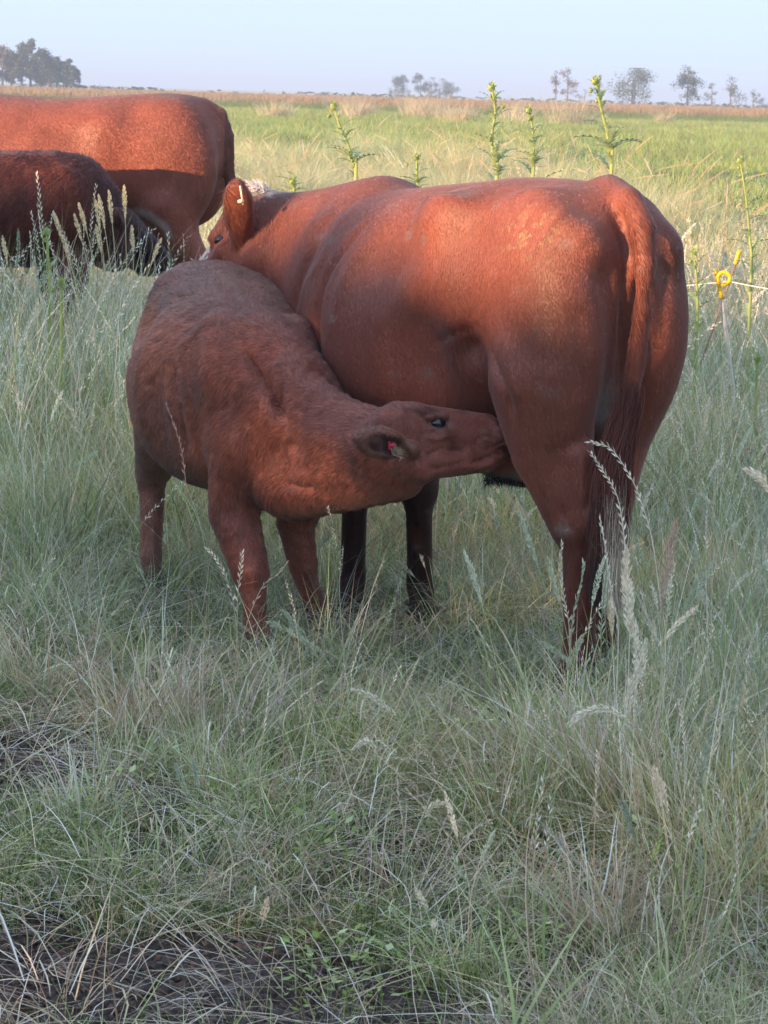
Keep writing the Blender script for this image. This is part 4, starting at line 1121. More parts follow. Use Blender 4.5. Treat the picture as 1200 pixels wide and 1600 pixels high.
def scatter(name, kind, P, scale, tint, tilt=.12, seed=1, label=None):
    c, k = VAR[kind]; r = np.random.default_rng(seed); n = len(P)
    if n == 0: return
    me = bpy.data.meshes.new(name); me.vertices.add(n); me.vertices.foreach_set("co", np.asarray(P, np.float32).ravel())
    def put(nm, ty, key, a): x = me.attributes.new(nm, ty, 'POINT'); x.data.foreach_set(key, np.asarray(a).ravel())
    put("rot", 'FLOAT_VECTOR', "vector", np.c_[r.normal(0, tilt, n), r.normal(0, tilt, n), r.uniform(0, 6.28, n)].astype(np.float32))
    put("scl", 'FLOAT_VECTOR', "vector", np.broadcast_to(np.asarray(scale), (n, 3)).astype(np.float32) if np.ndim(scale) < 2 else scale.astype(np.float32))
    put("var", 'INT', "value", r.integers(0, k, n).astype(np.int32))
    put("tint", 'FLOAT_VECTOR', "vector", tint.astype(np.float32))
    o = bpy.data.objects.new(name, me); COL.objects.link(o); o["kind"] = "stuff"
    if label: o["label"] = label
    g = bpy.data.node_groups.new("scatter_" + kind, 'GeometryNodeTree')
    g.interface.new_socket("Geometry", in_out='INPUT', socket_type='NodeSocketGeometry'); g.interface.new_socket("Geometry", in_out='OUTPUT', socket_type='NodeSocketGeometry')
    N, L = g.nodes, g.links
    i_, o_ = N.new("NodeGroupInput"), N.new("NodeGroupOutput")
    ci = N.new("GeometryNodeCollectionInfo"); ci.inputs["Collection"].default_value = c; ci.inputs["Separate Children"].default_value = True; ci.inputs["Reset Children"].default_value = True
    ip = N.new("GeometryNodeInstanceOnPoints"); ip.inputs["Pick Instance"].default_value = True
    def na(nm, ty): a = N.new("GeometryNodeInputNamedAttribute"); a.data_type = ty; a.inputs[0].default_value = nm; return a.outputs[0]
    e2r = N.new("FunctionNodeEulerToRotation"); L.new(na("rot", 'FLOAT_VECTOR'), e2r.inputs[0])
    L.new(i_.outputs[0], ip.inputs["Points"]); L.new(ci.outputs[0], ip.inputs["Instance"]); L.new(na("var", 'INT'), ip.inputs["Instance Index"])
    L.new(e2r.outputs[0], ip.inputs["Rotation"]); L.new(na("scl", 'FLOAT_VECTOR'), ip.inputs["Scale"]); L.new(ip.outputs[0], o_.inputs[0])
    md = o.modifiers.new("scatter", 'NODES'); md.node_group = g
    return o

def wedge(r, n, y0, y1, margin=.55, k=.165):
    """uniform random points of the strip of pasture in view"""
    y = r.uniform(y0, y1, n * 3); wv = (k * y + margin) / (k * y1 + margin); y = y[r.uniform(size=len(y)) < wv][:n]
    x = r.uniform(-1, 1, len(y)) * (k * y + margin)
    return x, y
def area(y0, y1, margin=.55, k=.165): return (k * (y0 + y1) / 2 + margin) * 2 * (y1 - y0)
pn1, pn2, pn3 = Nz(81, .45), Nz(82, 1.3), Nz(83, .12)
def lay(name, kind, y0, y1, dens, keep, sc, seed, tintf=None, margin=.55, k=.165, tilt=.12):
    r = np.random.default_rng(seed); n = int(area(y0, y1, margin, k) * dens)
    x, y = wedge(r, n, y0, y1, margin, k); Q = np.c_[x, y, 0 * x]
    if keep is not None:
        m = r.uniform(size=len(x)) < keep(x, y, Q); x, y, Q = x[m], y[m], Q[m]
    z = gh(x, y)
    s = r.uniform(*sc, len(x)); S = np.c_[s, s, s * r.uniform(.8, 1.2, len(x))]
    t = np.ones((len(x), 3)) * r.uniform(.8, 1.2, (len(x), 1)) if tintf is None else tintf(x, y, Q, r)
    return scatter(name, kind, np.c_[x, y, z], S, t, tilt, seed)
def tint_near(x, y, Q, r):
    a = pn2(Q)[:, None]; b = pn1(Q)[:, None]
    return np.clip((1 + .14 * a + r.normal(0, .10, (len(x), 1))) * (1 + b * np.array([.10, .02, -.02])), .5, 1.6)
nosoil = lambda x, y: np.clip(1 - soil(x, y) * 1.25, .02, 1)
right = lambda x, y: np.clip((x / y + .0) / .08, 0, 1)
cowzone = lambda x, y: np.exp(-((x - .0) / 1.0) ** 4 - ((y - 6.95) / .85) ** 4)
# foreground
def clod(r):
    parts = []
    for i in range(9):
        c0 = np.r_[r.normal(0, .035, 2), r.uniform(0, .004)]; q = r.uniform(.004, .013)
        th = np.repeat([.0, .9, 1.9], 6)[:]; ph = np.tile(np.arange(6) * math.pi / 3, 3)
        ring = np.stack([np.cos(ph) * [.55, 1.0, .8][0], np.sin(ph), 0 * ph], 1)
        V = np.concatenate([np.c_[np.cos(ph[:6]) * rr, np.sin(ph[:6]) * rr, np.full(6, zz)] for rr, zz in ((1.0, -.2), (.9, .45), (.45, .85))] + [np.array([[0, 0, .95]])])
        V = V * q * r.uniform(.7, 1.3, 3) * r.uniform(.75, 1.25, (len(V), 1)) + c0
        F = [np.array([(k * 6 + j, k * 6 + (j + 1) % 6, (k + 1) * 6 + (j + 1) % 6, (k + 1) * 6 + j) for k in range(2) for j in range(6)]), np.array([(12 + j, 12 + (j + 1) % 6, 18) for j in range(6)])]
        parts.append((V, F, np.tile(np.array([.105, .078, .066]) * r.uniform(.6, 1.5), (19, 1))))
    return parts
reg("clod", 5, clod)
lay("soil_clods", "clod", 3.7, 6.6, 420, lambda x, y, Q: soil(x, y) ** 1.5, (.3, .95), 100, tint_near)
lay("short_grass", "short", 3.7, 8.6, 210, lambda x, y, Q: nosoil(x, y) * (1 - .3 * cowzone(x, y)), (.7, 1.3), 101, tint_near)
lay("leafy_grass", "leafy", 3.7, 8.8, 62, lambda x, y, Q: nosoil(x, y) * np.clip(.14 + .4 * pn2(Q) + .6 * right(x, y) + np.clip(y - 5.3, 0, 1) * .55, .04, 1) * (1 - .82 * cowzone(x, y)), (.40, .85), 102, tint_near)
lay("dry_thatch", "thatch", 3.7, 8.6, 62, lambda x, y, Q: np.clip(.55 + .45 * pn2(Q), .15, 1) * (1 - .5 * soil(x, y)), (.7, 1.3), 103, tint_near, tilt=.06)
lay("dry_grass", "finedry", 3.7, 8.8, 42, lambda x, y, Q: nosoil(x, y) * np.clip(.04 + .35 * pn1(Q + 9) + .55 * right(x, y) + np.clip(y - 5.2, 0, 1) * .3, .02, 1) * (1 - .82 * cowzone(x, y)), (.45, .9), 104, tint_near)
lay("broad_leaf_grass", "broad", 3.8, 9.5, 15, lambda x, y, Q: nosoil(x, y) * np.clip(.5 + .5 * pn2(Q + 31), .1, 1), (.5, 1.0), 109, tint_near)
lay("ryegrass", "rye", 4.3, 8.8, 16, lambda x, y, Q: nosoil(x, y) * np.clip(.18 + .75 * right(x, y) + .3 * pn1(Q + 3), .05, 1) * (1 - .8 * cowzone(x, y)), (.55, 1.0), 105, tint_near)
lay("foxtail_grass", "foxtail", 4.3, 8.8, 7, lambda x, y, Q: nosoil(x, y) * np.clip(.1 + .9 * right(x, y), .05, 1) * (1 - .7 * cowzone(x, y)), (.6, 1.0), 106, tint_near)
lay("forb_patch", "forb", 3.8, 6.2, 40, lambda x, y, Q: np.clip(.2 + .6 * pn2(Q + 20), 0, 1) * (1 - soil(x, y) * .6), (.7, 1.5), 107, tint_near)
lay("tall_stem_grass", "stem", 4.5, 9.0, 16, lambda x, y, Q: nosoil(x, y) * np.clip(np.clip((x / y - .055) / .04, 0, 1) * np.clip((y - 4.5) / .6, 0, 1) + np.clip((-x / y - .095) / .03, 0, 1) * np.clip((y - 7.2) / 1.2, 0, 1) + .05 + .12 * np.clip((y - 5) / 1, 0, 1) * (pn2(Q + 7) > .4), 0, 1) * (1 - .8 * cowzone(x, y) * (np.abs(x / y) < .09)), (.55, .95), 108, tint_near)
# between and behind the animals
lay("tall_meadow_grass", "stem", 9.6, 12.3, 26, lambda x, y, Q: np.clip((-x / y - .075) / .03, 0, 1), (1.15, 1.6), 117, tint_near, .6)
lay("meadow_stem_grass", "stem", 8.8, 18, 16, lambda x, y, Q: np.clip(.45 + .5 * pn1(Q * [.8, .6, 1] + 2) + .5 * (-x / y > .09), .12, 1), (.85, 1.35), 116, tint_near, 1.0)
tall = lambda x, y, Q: np.clip(.6 + .4 * pn1(Q * [.7, .5, 1]), .2, 1)
lay("meadow_grass", "leafy", 8.6, 22, 58, tall, (.9, 1.6), 111, tint_near, 1.0)
lay("meadow_dry_grass", "finedry", 8.6, 22, 34, lambda x, y, Q: np.clip(.45 + .5 * pn1(Q + 5), .1, 1), (.9, 1.5), 112, tint_near, 1.0)
lay("meadow_ryegrass", "rye", 8.6, 20, 12, tall, (.9, 1.4), 113, tint_near, 1.0)
lay("meadow_foxtail", "foxtail", 8.6, 20, 5, tall, (.9, 1.4), 114, tint_near, 1.0)
lay("meadow_panicle_grass", "panicle", 9.5, 30, 3, tall, (.8, 1.25), 115, tint_near, 1.0)
def tt(x, y, Q, r):
    a = pn3(Q)[:, None]; b = r.normal(0, .12, (len(x), 1))
    return np.clip((1.0 + .12 * a + b) * (1 + r.normal(0, .5, (len(x), 1)) * np.array([.16, .03, -.03])), .5, 1.7)
edge = lambda x, y: np.clip((58 - 260 * np.clip(x / y - .03, 0, 1) - y) / 4, 0, 1)
lay("tussock_grass", "tussock", 16.5, 60, 1.0, lambda x, y, Q: edge(x, y) * np.clip(.6 + 1.1 * Nz(91, .14)(Q), .04, 1), (.6, 1.05), 121, tt, 2)
lay("tussock_understorey", "leafy", 22, 60, 7, lambda x, y, Q: edge(x, y), (1.2, 2.0), 122, tt, 2)
# flat green field, crop band
lay("dark_field_strip", "field", 200, 262, .4, None, (1.1, 1.7), 133, lambda x, y, Q, r: np.ones((len(x), 3)) * [.55, .6, .55], 6)
lay("field_grass", "field", 34, 200, .9, lambda x, y, Q: np.clip(.7 + .3 * pn3(Q), .3, 1), (.8, 1.3), 131, tt, 4)
lay("brown_crop", "crop", 240, 540, .19, lambda x, y, Q: np.clip((y - 262 + 26 * Nz(95, .02)(Q)) / 30, 0, 1), (1.0, 1.5), 132, tt, 10)
# distinct pale tussocks standing in the green field
def lone_tussock(px, py, size, where):
    Y = 4000 * EYE / (py - (146 + .029 * (px - 600)))
    P = pix(px, py, Y); r = np.random.default_rng(int(px))
    parts = []
    size = size * 1.5
    for j in range(3):
        dx, dy = r.normal(0, .35, 2) * size
        v, f, c = rb(r, 170, .35 * size, .5 * size, 1.0 * size, .25, .5, .012, .024, [STRAW * .9, PALE * .8, GREEN], [4, 2, 1], seg=4, tip=STRAW); v = v + [dx, dy, 0]; parts.append((v, f, c))
    V, F, C = merge(parts)
    o = mesh_np("tussock", V, F, plant_m, attrs={"col": C}); o.location = (P[0], P[1], 0)
    tag(o, where, "tussock", "pale tussocks in the green field")
for px, py, sz, wh in [(441, 186, 1.0, "small pale tussock above the poll of the big cow"), (545, 184, 1.3, "low wide pale tussock left of the field centre, over the leaning thistle"), (575, 181, .8, "small pale tussock just right of the low wide one"),
                       (652, 184, 1.2, "round pale tussock under the middle group of trees"), (690, 187, 1.6, "largest pale tussock, right of the round one under the middle trees"), (716, 186, .8, "small pale tussock at the right of the largest one"),
                       (745, 192, 1.1, "pale tussock just left of the tallest thistle"), (805, 186, 1.0, "pale tussock just right of the tallest thistle"), (865, 196, 1.7, "broad dark-based tussock left of the right-hand tall thistle"), (905, 197, .9, "small tussock almost behind the right-hand tall thistle"), (1043, 194, .8, "lone small tussock in the right half of the green field")]:
    lone_tussock(px, py, sz, wh)

# ================================================================== THISTLES
def thistle_leaf(L, r):
    n = 13; V = []; F = []
    for i in range(n):
        t = i / (n - 1); w_ = .20 * L * math.sin(math.pi * min(1, .12 + t * .9)) * (1.0 if i % 2 else .16)
        y = L * t; z = .10 * L * math.sin(t * 2.6) - .18 * L * t * t; e = .05 * L if i % 2 else 0
        V += [(-w_, y + e, z + w_ * .35), (0, y, z), (w_, y + e, z + w_ * .35)]
    for i in range(n - 1):
        a = i * 3; F += [(a, a + 1, a + 4, a + 3), (a + 1, a + 2, a + 5, a + 4)]
    return np.array(V, float), [np.array(F)]
LEAFM = []
for i in range(4):
    r = np.random.default_rng(300 + i); V, F = thistle_leaf(1.0, r)
    C = np.tile(LIME * [1.1, 1.05, 1.7], (len(V), 1)) * r.uniform(.8, 1.25, (len(V), 1)); C[1::3] *= 1.25
    LEAFM.append(mesh_np("leaf", V, F, plant_m, attrs={"col": C}, link=False).data)
def bud_mesh():
    r = np.random.default_rng(5); parts = []
    Vs, Fs = [], []
    for i in range(60):
        th = r.uniform(0, 6.28); ph = r.uniform(.0, 2.4); d = np.array([math.sin(ph) * math.cos(th), math.sin(ph) * math.sin(th), math.cos(ph)])
        s = unit(np.cross(d, r.normal(size=3))); b = d * .35; k = len(Vs)
        Vs += [b - s * .14, b + s * .14, d * r.uniform(.9, 1.35)]; Fs.append((k, k + 1, k + 2))
    V, F = tube([(0, 0, -.8), (0, 0, -.3), (0, 0, .3), (0, 0, .62)], [.3, .62, .55, .2], 8)
    V2 = np.r_[V, np.array(Vs)]; F2 = tris_of(V, F); F2 = [F2[0], np.r_[F2[1], np.array(Fs) + len(V)]]
    C = np.tile(LIME * [1.1, 1.1, 1.2], (len(V2), 1)) * r.uniform(.75, 1.3, (len(V2), 1))
    return mesh_np("flower_bud", V2, F2, plant_m, attrs={"col": C}, link=False).data
BUDM = bud_mesh()
def thistle(pts, Y, label, leafL=.11, nb=1):
    """pts: picture points of the stem from the top down; the lowest is carried down to the ground"""
    P = [pix(a, b, Y) for a, b in pts]
    low = P[-1].copy(); g0 = low.copy(); g0[2] = 0; g0[0] += (low[0] - P[-2][0]) * .3; P.append(g0)
    P = spline(P[::-1], 16); r = np.random.default_rng(int(pts[0][0]))
    H = P[-1][2]; root = empty("thistle", tuple(P[0])); tag(root, label, "thistle", "thistles standing above the grass")
    V, F = tube(P, np.linspace(.008, .004, 16), 7)
    o = mesh_np("stem", V, tris_of(V, F), plant_m, attrs={"col": np.tile(LIME * [1.2, 1.15, 1.3], (len(V), 1)) * r.uniform(.85, 1.15, (len(V), 1))}); adopt(o, root)
    nl = int(30 * H / 1.5)
    for i in range(nl):
        t = (i + r.uniform(0, .8)) / nl; t = .12 + .86 * t; q = t * 15; b = np.array([np.interp(q, range(16), P[:, c]) for c in range(3)])
        az = i * 2.4 + r.normal(0, .3); L = leafL * (1.15 - .8 * t) * r.uniform(.5, 1.25) * 1.05
        lf = bpy.data.objects.new("leaf", LEAFM[i % 4]); COL.objects.link(lf)
        M = Matrix.Translation(Vector(b)) @ Matrix.Rotation(az, 4, 'Z') @ Matrix.Rotation(r.uniform(.25, .8) + .4 * (t > .8), 4, 'X') @ Matrix.Scale(L, 4)
        lf.parent = root; lf.matrix_world = M; lf.matrix_parent_inverse = Matrix.Translation(Vector(P[0])).inverted()
        lf.matrix_basis = M
    for k in range(nb):
        d = np.array([0, 0, .0]) if k == 0 else np.array([r.normal(0, .022), r.normal(0, .02), -.035 * k])
        bd = bpy.data.objects.new("flower_bud", BUDM); COL.objects.link(bd)
        M = Matrix.Translation(Vector(P[-1] + d)) @ Matrix.Rotation(r.normal(0, .3), 4, 'X') @ Matrix.Scale(.021 if k == 0 else .012, 4)
        bd.parent = root; bd.matrix_parent_inverse = Matrix.Translation(Vector(P[0])).inverted(); bd.matrix_basis = M
    return root
thistle([(768, 136), (774, 175), (768, 215), (773, 260), (776, 300)], 9.6, "tallest thistle, rising above the middle of the big cow's back", .13, 3)
thistle([(930, 126), (938, 165), (948, 205), (952, 240), (955, 280)], 9.4, "tall thistle over the tailhead of the big cow", .12, 3)
thistle([(521, 166), (532, 200), (545, 230), (552, 262), (556, 295)], 9.8, "leaning thistle left of the big cow's withers", .11, 2)
thistle([(826, 172), (832, 200), (834, 235), (833, 262), (832, 290)], 11.0, "fine dark thistle between the two tall ones", .13, 2)
thistle([(651, 245), (651, 262), (652, 290), (652, 320)], 11.5, "short thistle peeping over the middle of the big cow's back", .10, 2)
thistle([(1156, 250), (1163, 290), (1168, 330), (1172, 380), (1174, 430)], 12.2, "thistle nearest the right edge, above the yellow fence tips", .14, 3)
thistle([(1084, 395), (1088, 430), (1090, 480), (1088, 540)], 10.8, "leafy thistle between the big cow's rump and the yellow post", .15, 2)
thistle([(1184, 560), (1182, 600), (1180, 660), (1184, 700)], 9.8, "low green thistle at the right edge beside the white rod", .13, 1)
thistle([(457, 284), (458, 300), (459, 320)], 10.4, "bright young thistle just right of the big cow's white poll", .09, 2)
thistle([(72, 362), (74, 380), (76, 420), (78, 450)], 10.6, "young feathery thistle in front of the far calf's belly", .075, 2)
thistle([(95, 440), (96, 455), (96, 480)], 10.0, "lowest young thistle left of the nursing calf's hip", .07, 2)

# ================================================================== ELECTRIC FENCE
white_m = simple("weathered_white_rod", (.62, .56, .46), .5); wire_m = simple("white_polywire", (.78, .77, .72), .6)
fp = pix(1158, 735, 10.9); root = empty("fence_post", (fp[0], fp[1], 0)); tag(root, "white step-in fence rod with a yellow pigtail top at the right", "fence post")
V, F = tube(spline([[fp[0], fp[1], 0], pix(1153, 680, 10.9), pix(1143, 590, 10.9), pix(1134, 520, 10.9), pix(1127, 462, 10.9)], 14), .0095, 8); adopt(mesh_np("rod", V, tris_of(V, F), white_m, smooth=True), root)
V, F = tube(spline([pix(1128, 468, 10.9), pix(1123, 442, 10.9), pix(1118, 420, 10.9)], 8), .0095, 10); adopt(mesh_np("handle", V, tris_of(V, F), yellow_m, smooth=True), root)
cx, cy, rr_ = 1131, 435, 9.5
arc = [pix(1127, 466, 10.88), pix(1124, 450, 10.88)] + [pix(cx + rr_ * math.cos(a), cy - rr_ * math.sin(a), 10.88 - .02 * k / 12) for k, a in enumerate(np.linspace(math.pi * 1.02, -math.pi * .62, 13))]
V, F = tube(spline(arc, 40), .0085, 10); adopt(mesh_np("pigtail", V, tris_of(V, F), yellow_m, smooth=True), root)
fp2 = pix(1060, 660, 12.6); root2 = empty("fence_post", (fp2[0], fp2[1], 0)); tag(root2, "thin leaning brown rod with a yellow tip behind the pigtail post", "fence post")
rod_m = simple("brown_rod", (.30, .19, .13), .6)
a_ = np.array([fp2[0], fp2[1], 0]); b_ = pix(1150, 411, 12.6); V, F = tube([a_, b_ * .5 + a_ * .5, b_], .005, 7); adopt(mesh_np("rod", V, tris_of(V, F), rod_m, smooth=True), root2)
V, F = tube(spline([pix(1149, 413, 12.6), pix(1152, 402, 12.6), pix(1156, 391, 12.6)], 6), .011, 10); adopt(mesh_np("handle", V, tris_of(V, F), yellow_m, smooth=True), root2)
fp3 = pix(640, 700, 11.2); root3 = empty('fence_post', (fp3[0], fp3[1], 0)); tag(root3, 'white step-in fence rod hidden behind the body of the big cow', 'fence post')
V, F = tube([[fp3[0], fp3[1], 0], pix(640, 452, 11.2), pix(640, 440, 11.2)], .0052, 8); adopt(mesh_np('rod', V, tris_of(V, F), white_m, smooth=True), root3)
def sag(a, b, n, s): return [np.array(a) * (1 - t) + np.array(b) * t - np.array([0, 0, s * 4 * t * (1 - t)]) for t in np.linspace(0, 1, n)]
pA = pix(1125, 441, 10.89); pB = pix(1140, 440, 10.88); pC = pix(1275, 462, 10.4); pD = pix(640, 452, 11.2)
V, F = tube(sag(pD, pA, 14, .03) + sag(pA, pB, 3, 0)[1:] + sag(pB, pC, 6, .004)[1:], .0022, 6)
o = mesh_np("fence_wire", V, tris_of(V, F), wire_m); tag(o, "thin white electric fence wire running through the yellow pigtail", "wire")

# ================================================================== SINGLE TALL GRASSES
def stalk(pts, Y, kind, label, headfrac=.3, col=STRAW, hc=PALE, w=.0026, size=1.0, dY=0.0):
    """pts from the tip of the head down to the ground, in picture points"""
    n = len(pts); P = np.array([pix(a, b, Y + dY * i / (n - 1)) for i, (a, b) in enumerate(pts)])
    g0 = P[-1].copy(); g0[2] = -.01; P = spline(np.r_[[g0], P[::-1]] if P[-1][2] > .02 else P[::-1], 44)
    r = np.random.default_rng(int(pts[0][0] * 7 + pts[0][1]))
    root = empty("grass_stalk", (P[0][0], P[0][1], 0)); tag(root, label, "grass stalk", "tall single grass stalks in seed")
    V, F = tube(P, np.linspace(w * .5, w * .32, 44), 5); o = mesh_np("stem", V, tris_of(V, F), plant_m, attrs={"col": np.tile(col, (len(V), 1))}); adopt(o, root)
    seg = np.linalg.norm(np.diff(P, axis=0), axis=1); cum = np.r_[0, np.cumsum(seg)] / seg.sum(); k = np.searchsorted(cum, 1 - headfrac)
    V, F, C = seed_head(P[k:], r, kind, hc, size); o = mesh_np("seed_head", V, F, plant_m, attrs={"col": C}); adopt(o, root)
W = PALE * 1.12
stalk([(923, 690), (955, 702), (985, 745), (1004, 790), (1020, 850), (1032, 940), (1040, 1010)], 5.9, 'rye', "arched whitish ryegrass stalk nearest the tail switch of the big cow", .32, PALE, W, .003, 1.35)
stalk([(922, 706), (945, 740), (965, 778), (974, 830), (980, 900), (984, 990)], 5.85, 'rye', "second pale arched ryegrass stalk, lower left of the first", .36, PALE, W, .003, 1.3)
stalk([(937, 808), (945, 850), (950, 890), (957, 940), (966, 1000)], 5.7, 'rye', "upright whitish ryegrass in front of the big cow's hock", .42, PALE, W, .003, 1.25)
stalk([(912, 882), (906, 920), (896, 960), (890, 1040)], 5.55, 'rye', "green ryegrass head over the big cow's hind fetlock", .5, BLUEG * .8, SOFT * 1.08, .003, 1.4)
stalk([(948, 895), (944, 930), (940, 970), (938, 1040)], 5.6, 'rye', "green ryegrass head just right of the hind fetlock", .5, BLUEG * .8, SOFT * 1.08, .003, 1.4)
stalk([(878, 848), (876, 890), (882, 940), (890, 1010)], 5.75, 'rye', "dry ryegrass left of the big cow's hind cannon", .45, STRAW, PALE, .0026, 1.1)
stalk([(1058, 812), (1050, 845), (1044, 880), (1036, 930), (1034, 1020)], 5.6, 'fox', "pinkish bristly seed head on a straight stem right of the tail", .34, STRAW, np.array([.62, .47, .36]), .003, 1.7)
stalk([(978, 855), (980, 910), (984, 965), (994, 1040)], 5.3, 'fox', "long fluffy whitish seed head in the dry clump at the right", .6, PALE, W, .003, 1.9)
stalk([(1010, 1000), (1000, 1040), (985, 1080), (978, 1160)], 5.1, 'fox', "pale bristly head below the long fluffy one", .4, STRAW, W * .95, .003, 1.5)
stalk([(1164, 733), (1180, 742), (1200, 760), (1222, 800), (1235, 900), (1240, 1000)], 5.6, 'fox', "drooping cream seed head at the right edge", .2, STRAW, W, .003, 1.5)
stalk([(1186, 790), (1188, 830), (1190, 880), (1192, 960)], 5.7, 'fox', "blue green soft seed head at the right edge", .35, BLUEG * .8, SOFT * 1.08, .003, 1.5)
stalk([(1022, 1200), (1032, 1228), (1042, 1262), (1058, 1330), (1066, 1400)], 4.85, 'fox', "straw coloured double head low in the right grass", .3, STRAW, PALE, .0026, 1.3)
stalk([(1034, 1295), (1026, 1325), (1020, 1350), (1016, 1400)], 4.8, 'rye', "small lime green ear near the rusty dry tuft", .55, LIME, LIME * 1.5, .0024, 1.1)
stalk([(888, 1134), (905, 1118), (945, 1108), (985, 1130), (1010, 1180), (1030, 1270)], 5.1, 'fox', "pale seed head bent over to the left in the right-hand grass", .3, STRAW, W, .0026, 1.3)
stalk([(1107, 1430), (1112, 1470), (1114, 1520), (1118, 1580)], 4.42, 'fox', "grey green soft head at the lower right", .42, BLUEG * .8, SOFT * 1.08, .0026, 1.1)
stalk([(1148, 1478), (1172, 1484), (1194, 1512), (1206, 1560), (1210, 1610)], 4.4, 'fox', "nodding grey green head in the lower right corner", .38, BLUEG * .8, SOFT * 1.08, .0026, 1.2)
stalk([(1112, 1545), (1124, 1580), (1136, 1620)], 4.3, 'fox', "creamy head cut by the bottom edge at the right", .8, STRAW, PALE, .0026, 1.1)
stalk([(934, 1175), (933, 1215), (930, 1270), (926, 1380)], 4.8, 'rye', "upright straw ear rising from the rusty dry tuft", .4, STRAW, PALE, .0024, 1.0)
stalk([(444, 955), (462, 978), (484, 1010), (512, 1060)], 6.3, 'fox', "pale green head leaning left by the calf's fore hooves", .45, BLUEG * .8, SOFT * 1.08, .003, 1.2)
stalk([(418, 972), (440, 980), (474, 1000), (512, 1040)], 6.2, 'fox', "second pale green head, left of the calf's near fore hoof", .45, BLUEG * .8, SOFT * 1.08, .003, 1.2)
stalk([(551, 1077), (580, 1088), (604, 1105), (640, 1140), (700, 1200)], 5.5, 'fox', "whitish soft head leaning left in the middle of the foreground", .3, BLUEG, W * .9, .0026, 1.1)
stalk([(552, 1170), (570, 1158), (584, 1166), (592, 1200), (612, 1285)], 5.3, 'fox', "small hooked pale head in the foreground centre", .26, BLUEG, W * .95, .0024, 1.0)
stalk([(692, 1254), (678, 1258), (664, 1276), (640, 1320), (622, 1345)], 5.1, 'fox', "small hooked pale head right of the foreground centre", .3, BLUEG, W * .95, .0024, 1.0)
stalk([(620, 1205), (622, 1240), (628, 1280), (634, 1340)], 5.0, 'rye', "upright straw ryegrass ear in the foreground centre", .5, STRAW, PALE, .0024, 1.1)
stalk([(259, 631), (272, 665), (284, 705), (292, 780), (296, 900), (292, 1000)], 6.55, 'rye', "thin reddish seed stalk in front of the calf's flank", .28, RUST * .9, np.array([.45, .30, .24]), .0026, 1.1)
stalk([(378, 862), (376, 890), (372, 930), (370, 1000)], 6.6, 'rye', "pale ryegrass ear over the calf's near knee", .42, STRAW, W, .0026, 1.3)
stalk([(325, 858), (345, 885), (362, 930), (372, 1010)], 6.5, 'rye', "leaning ryegrass ear left of the calf's near knee", .42, STRAW, W, .0026, 1.2)
stalk([(448, 880), (430, 900), (408, 920), (384, 980), (372, 1040)], 6.5, 'rye', "ryegrass ear leaning right between the calf's forelegs", .35, STRAW, np.array([.6, .47, .33]), .0026, 1.3)
stalk([(275, 1195), (284, 1220), (296, 1255), (308, 1310)], 5.35, 'fox', "thin bluish head in the left foreground", .55, BLUEG * .8, SOFT * 1.08, .0024, 1.0)
stalk([(300, 1186), (306, 1210), (314, 1250), (318, 1310)], 5.3, 'fox', "second thin bluish head in the left foreground", .4, BLUEG * .8, SOFT * 1.08, .0024, .9)
stalk([(418, 1405), (412, 1430), (400, 1455), (330, 1470)], 4.75, 'fox', "lying straw head low in the left foreground", .35, PALE, W, .003, 1.0)
yy0 = 11.0
for (tx, ty, bx, lab) in [(194, 290, 199, "tallest straw seed head in front of the far calf's head"), (170, 298, 186, "straw seed head second from the tallest"), (154, 305, 182, "thick straw head in the middle of the upper left clump"), (149, 313, 172, "thin straw head left of the thick one"),
                          (123, 318, 165, "high straw head at the left of the upper left clump"), (84, 332, 130, "leftmost leaning straw head of the upper left clump"), (116, 335, 158, "short leaning straw head under the high left one"), (150, 352, 178, "pinkish straw head low in the upper left clump"),
                          (206, 353, 212, "greenish straw head right of the tallest"), (252, 373, 195, "straw head leaning far right under the far calf's muzzle"), (98, 368, 140, "lowest leftmost straw head in the upper left clump"), (4, 370, 30, "pale open head at the left picture edge")]:
    dx = bx - tx
    stalk([(tx, ty), (tx + dx * .22, ty + 32), (tx + dx * .5, ty + 80), (tx + dx * .8, ty + 150), (bx, ty + 230)], yy0 + (tx % 7) * .05, 'fox', lab, .13, STRAW * [1, 1.02, .9], PALE * [1.1, 1.02, .85], .0042, 1.5)

# rusty dry tuft in the right foreground
def dry_tuft(px, py, Y, label, n, h0, h1, cols, seed, root=.06):
    r = np.random.default_rng(seed); b = pix(px, py, Y); e = empty("grass_tuft", (b[0], b[1], 0)); tag(e, label, "grass tuft")
    P, s, d, H = paths(n, r, root, h0, h1, .3, .35, 7)
    for nm, sel in (("dry_blades", slice(0, n * 2 // 3)), ("bent_stems", slice(n * 2 // 3, n))):
        q = len(P[sel]); V, F, C = ribbons(P[sel], s[sel], r.uniform(.0026, .0045, q), pick(r, q, cols, [3, 2, 1]), r, taper=3)
        o = mesh_np(nm, V, F, plant_m, attrs={"col": C}); o.parent = e
dry_tuft(935, 1400, 4.72, "rusty orange dry tuft with upright blades in the right foreground", 60, .12, .30, [np.array([.58, .36, .24]), PALE, STRAW], 5)
dry_tuft(1000, 1420, 4.66, "pale bleached tuft just right of the rusty orange one", 34, .10, .22, [PALE, STRAW, RUST], 6)
dry_tuft(120, 1300, 5.45, "pale upright straw tuft at the left edge of the foreground", 40, .10, .22, [PALE, STRAW, BLUEG], 7)
dry_tuft(1165, 1290, 4.9, "ochre yellow dry tuft at the right edge", 36, .18, .36, [np.array([.60, .45, .20]), STRAW, LIME], 8)
dry_tuft(880, 1085, 5.9, "bleached dry tuft in front of the big cow's hind hoof", 90, .16, .34, [PALE, np.array([.5, .38, .30]), STRAW], 9, .16)
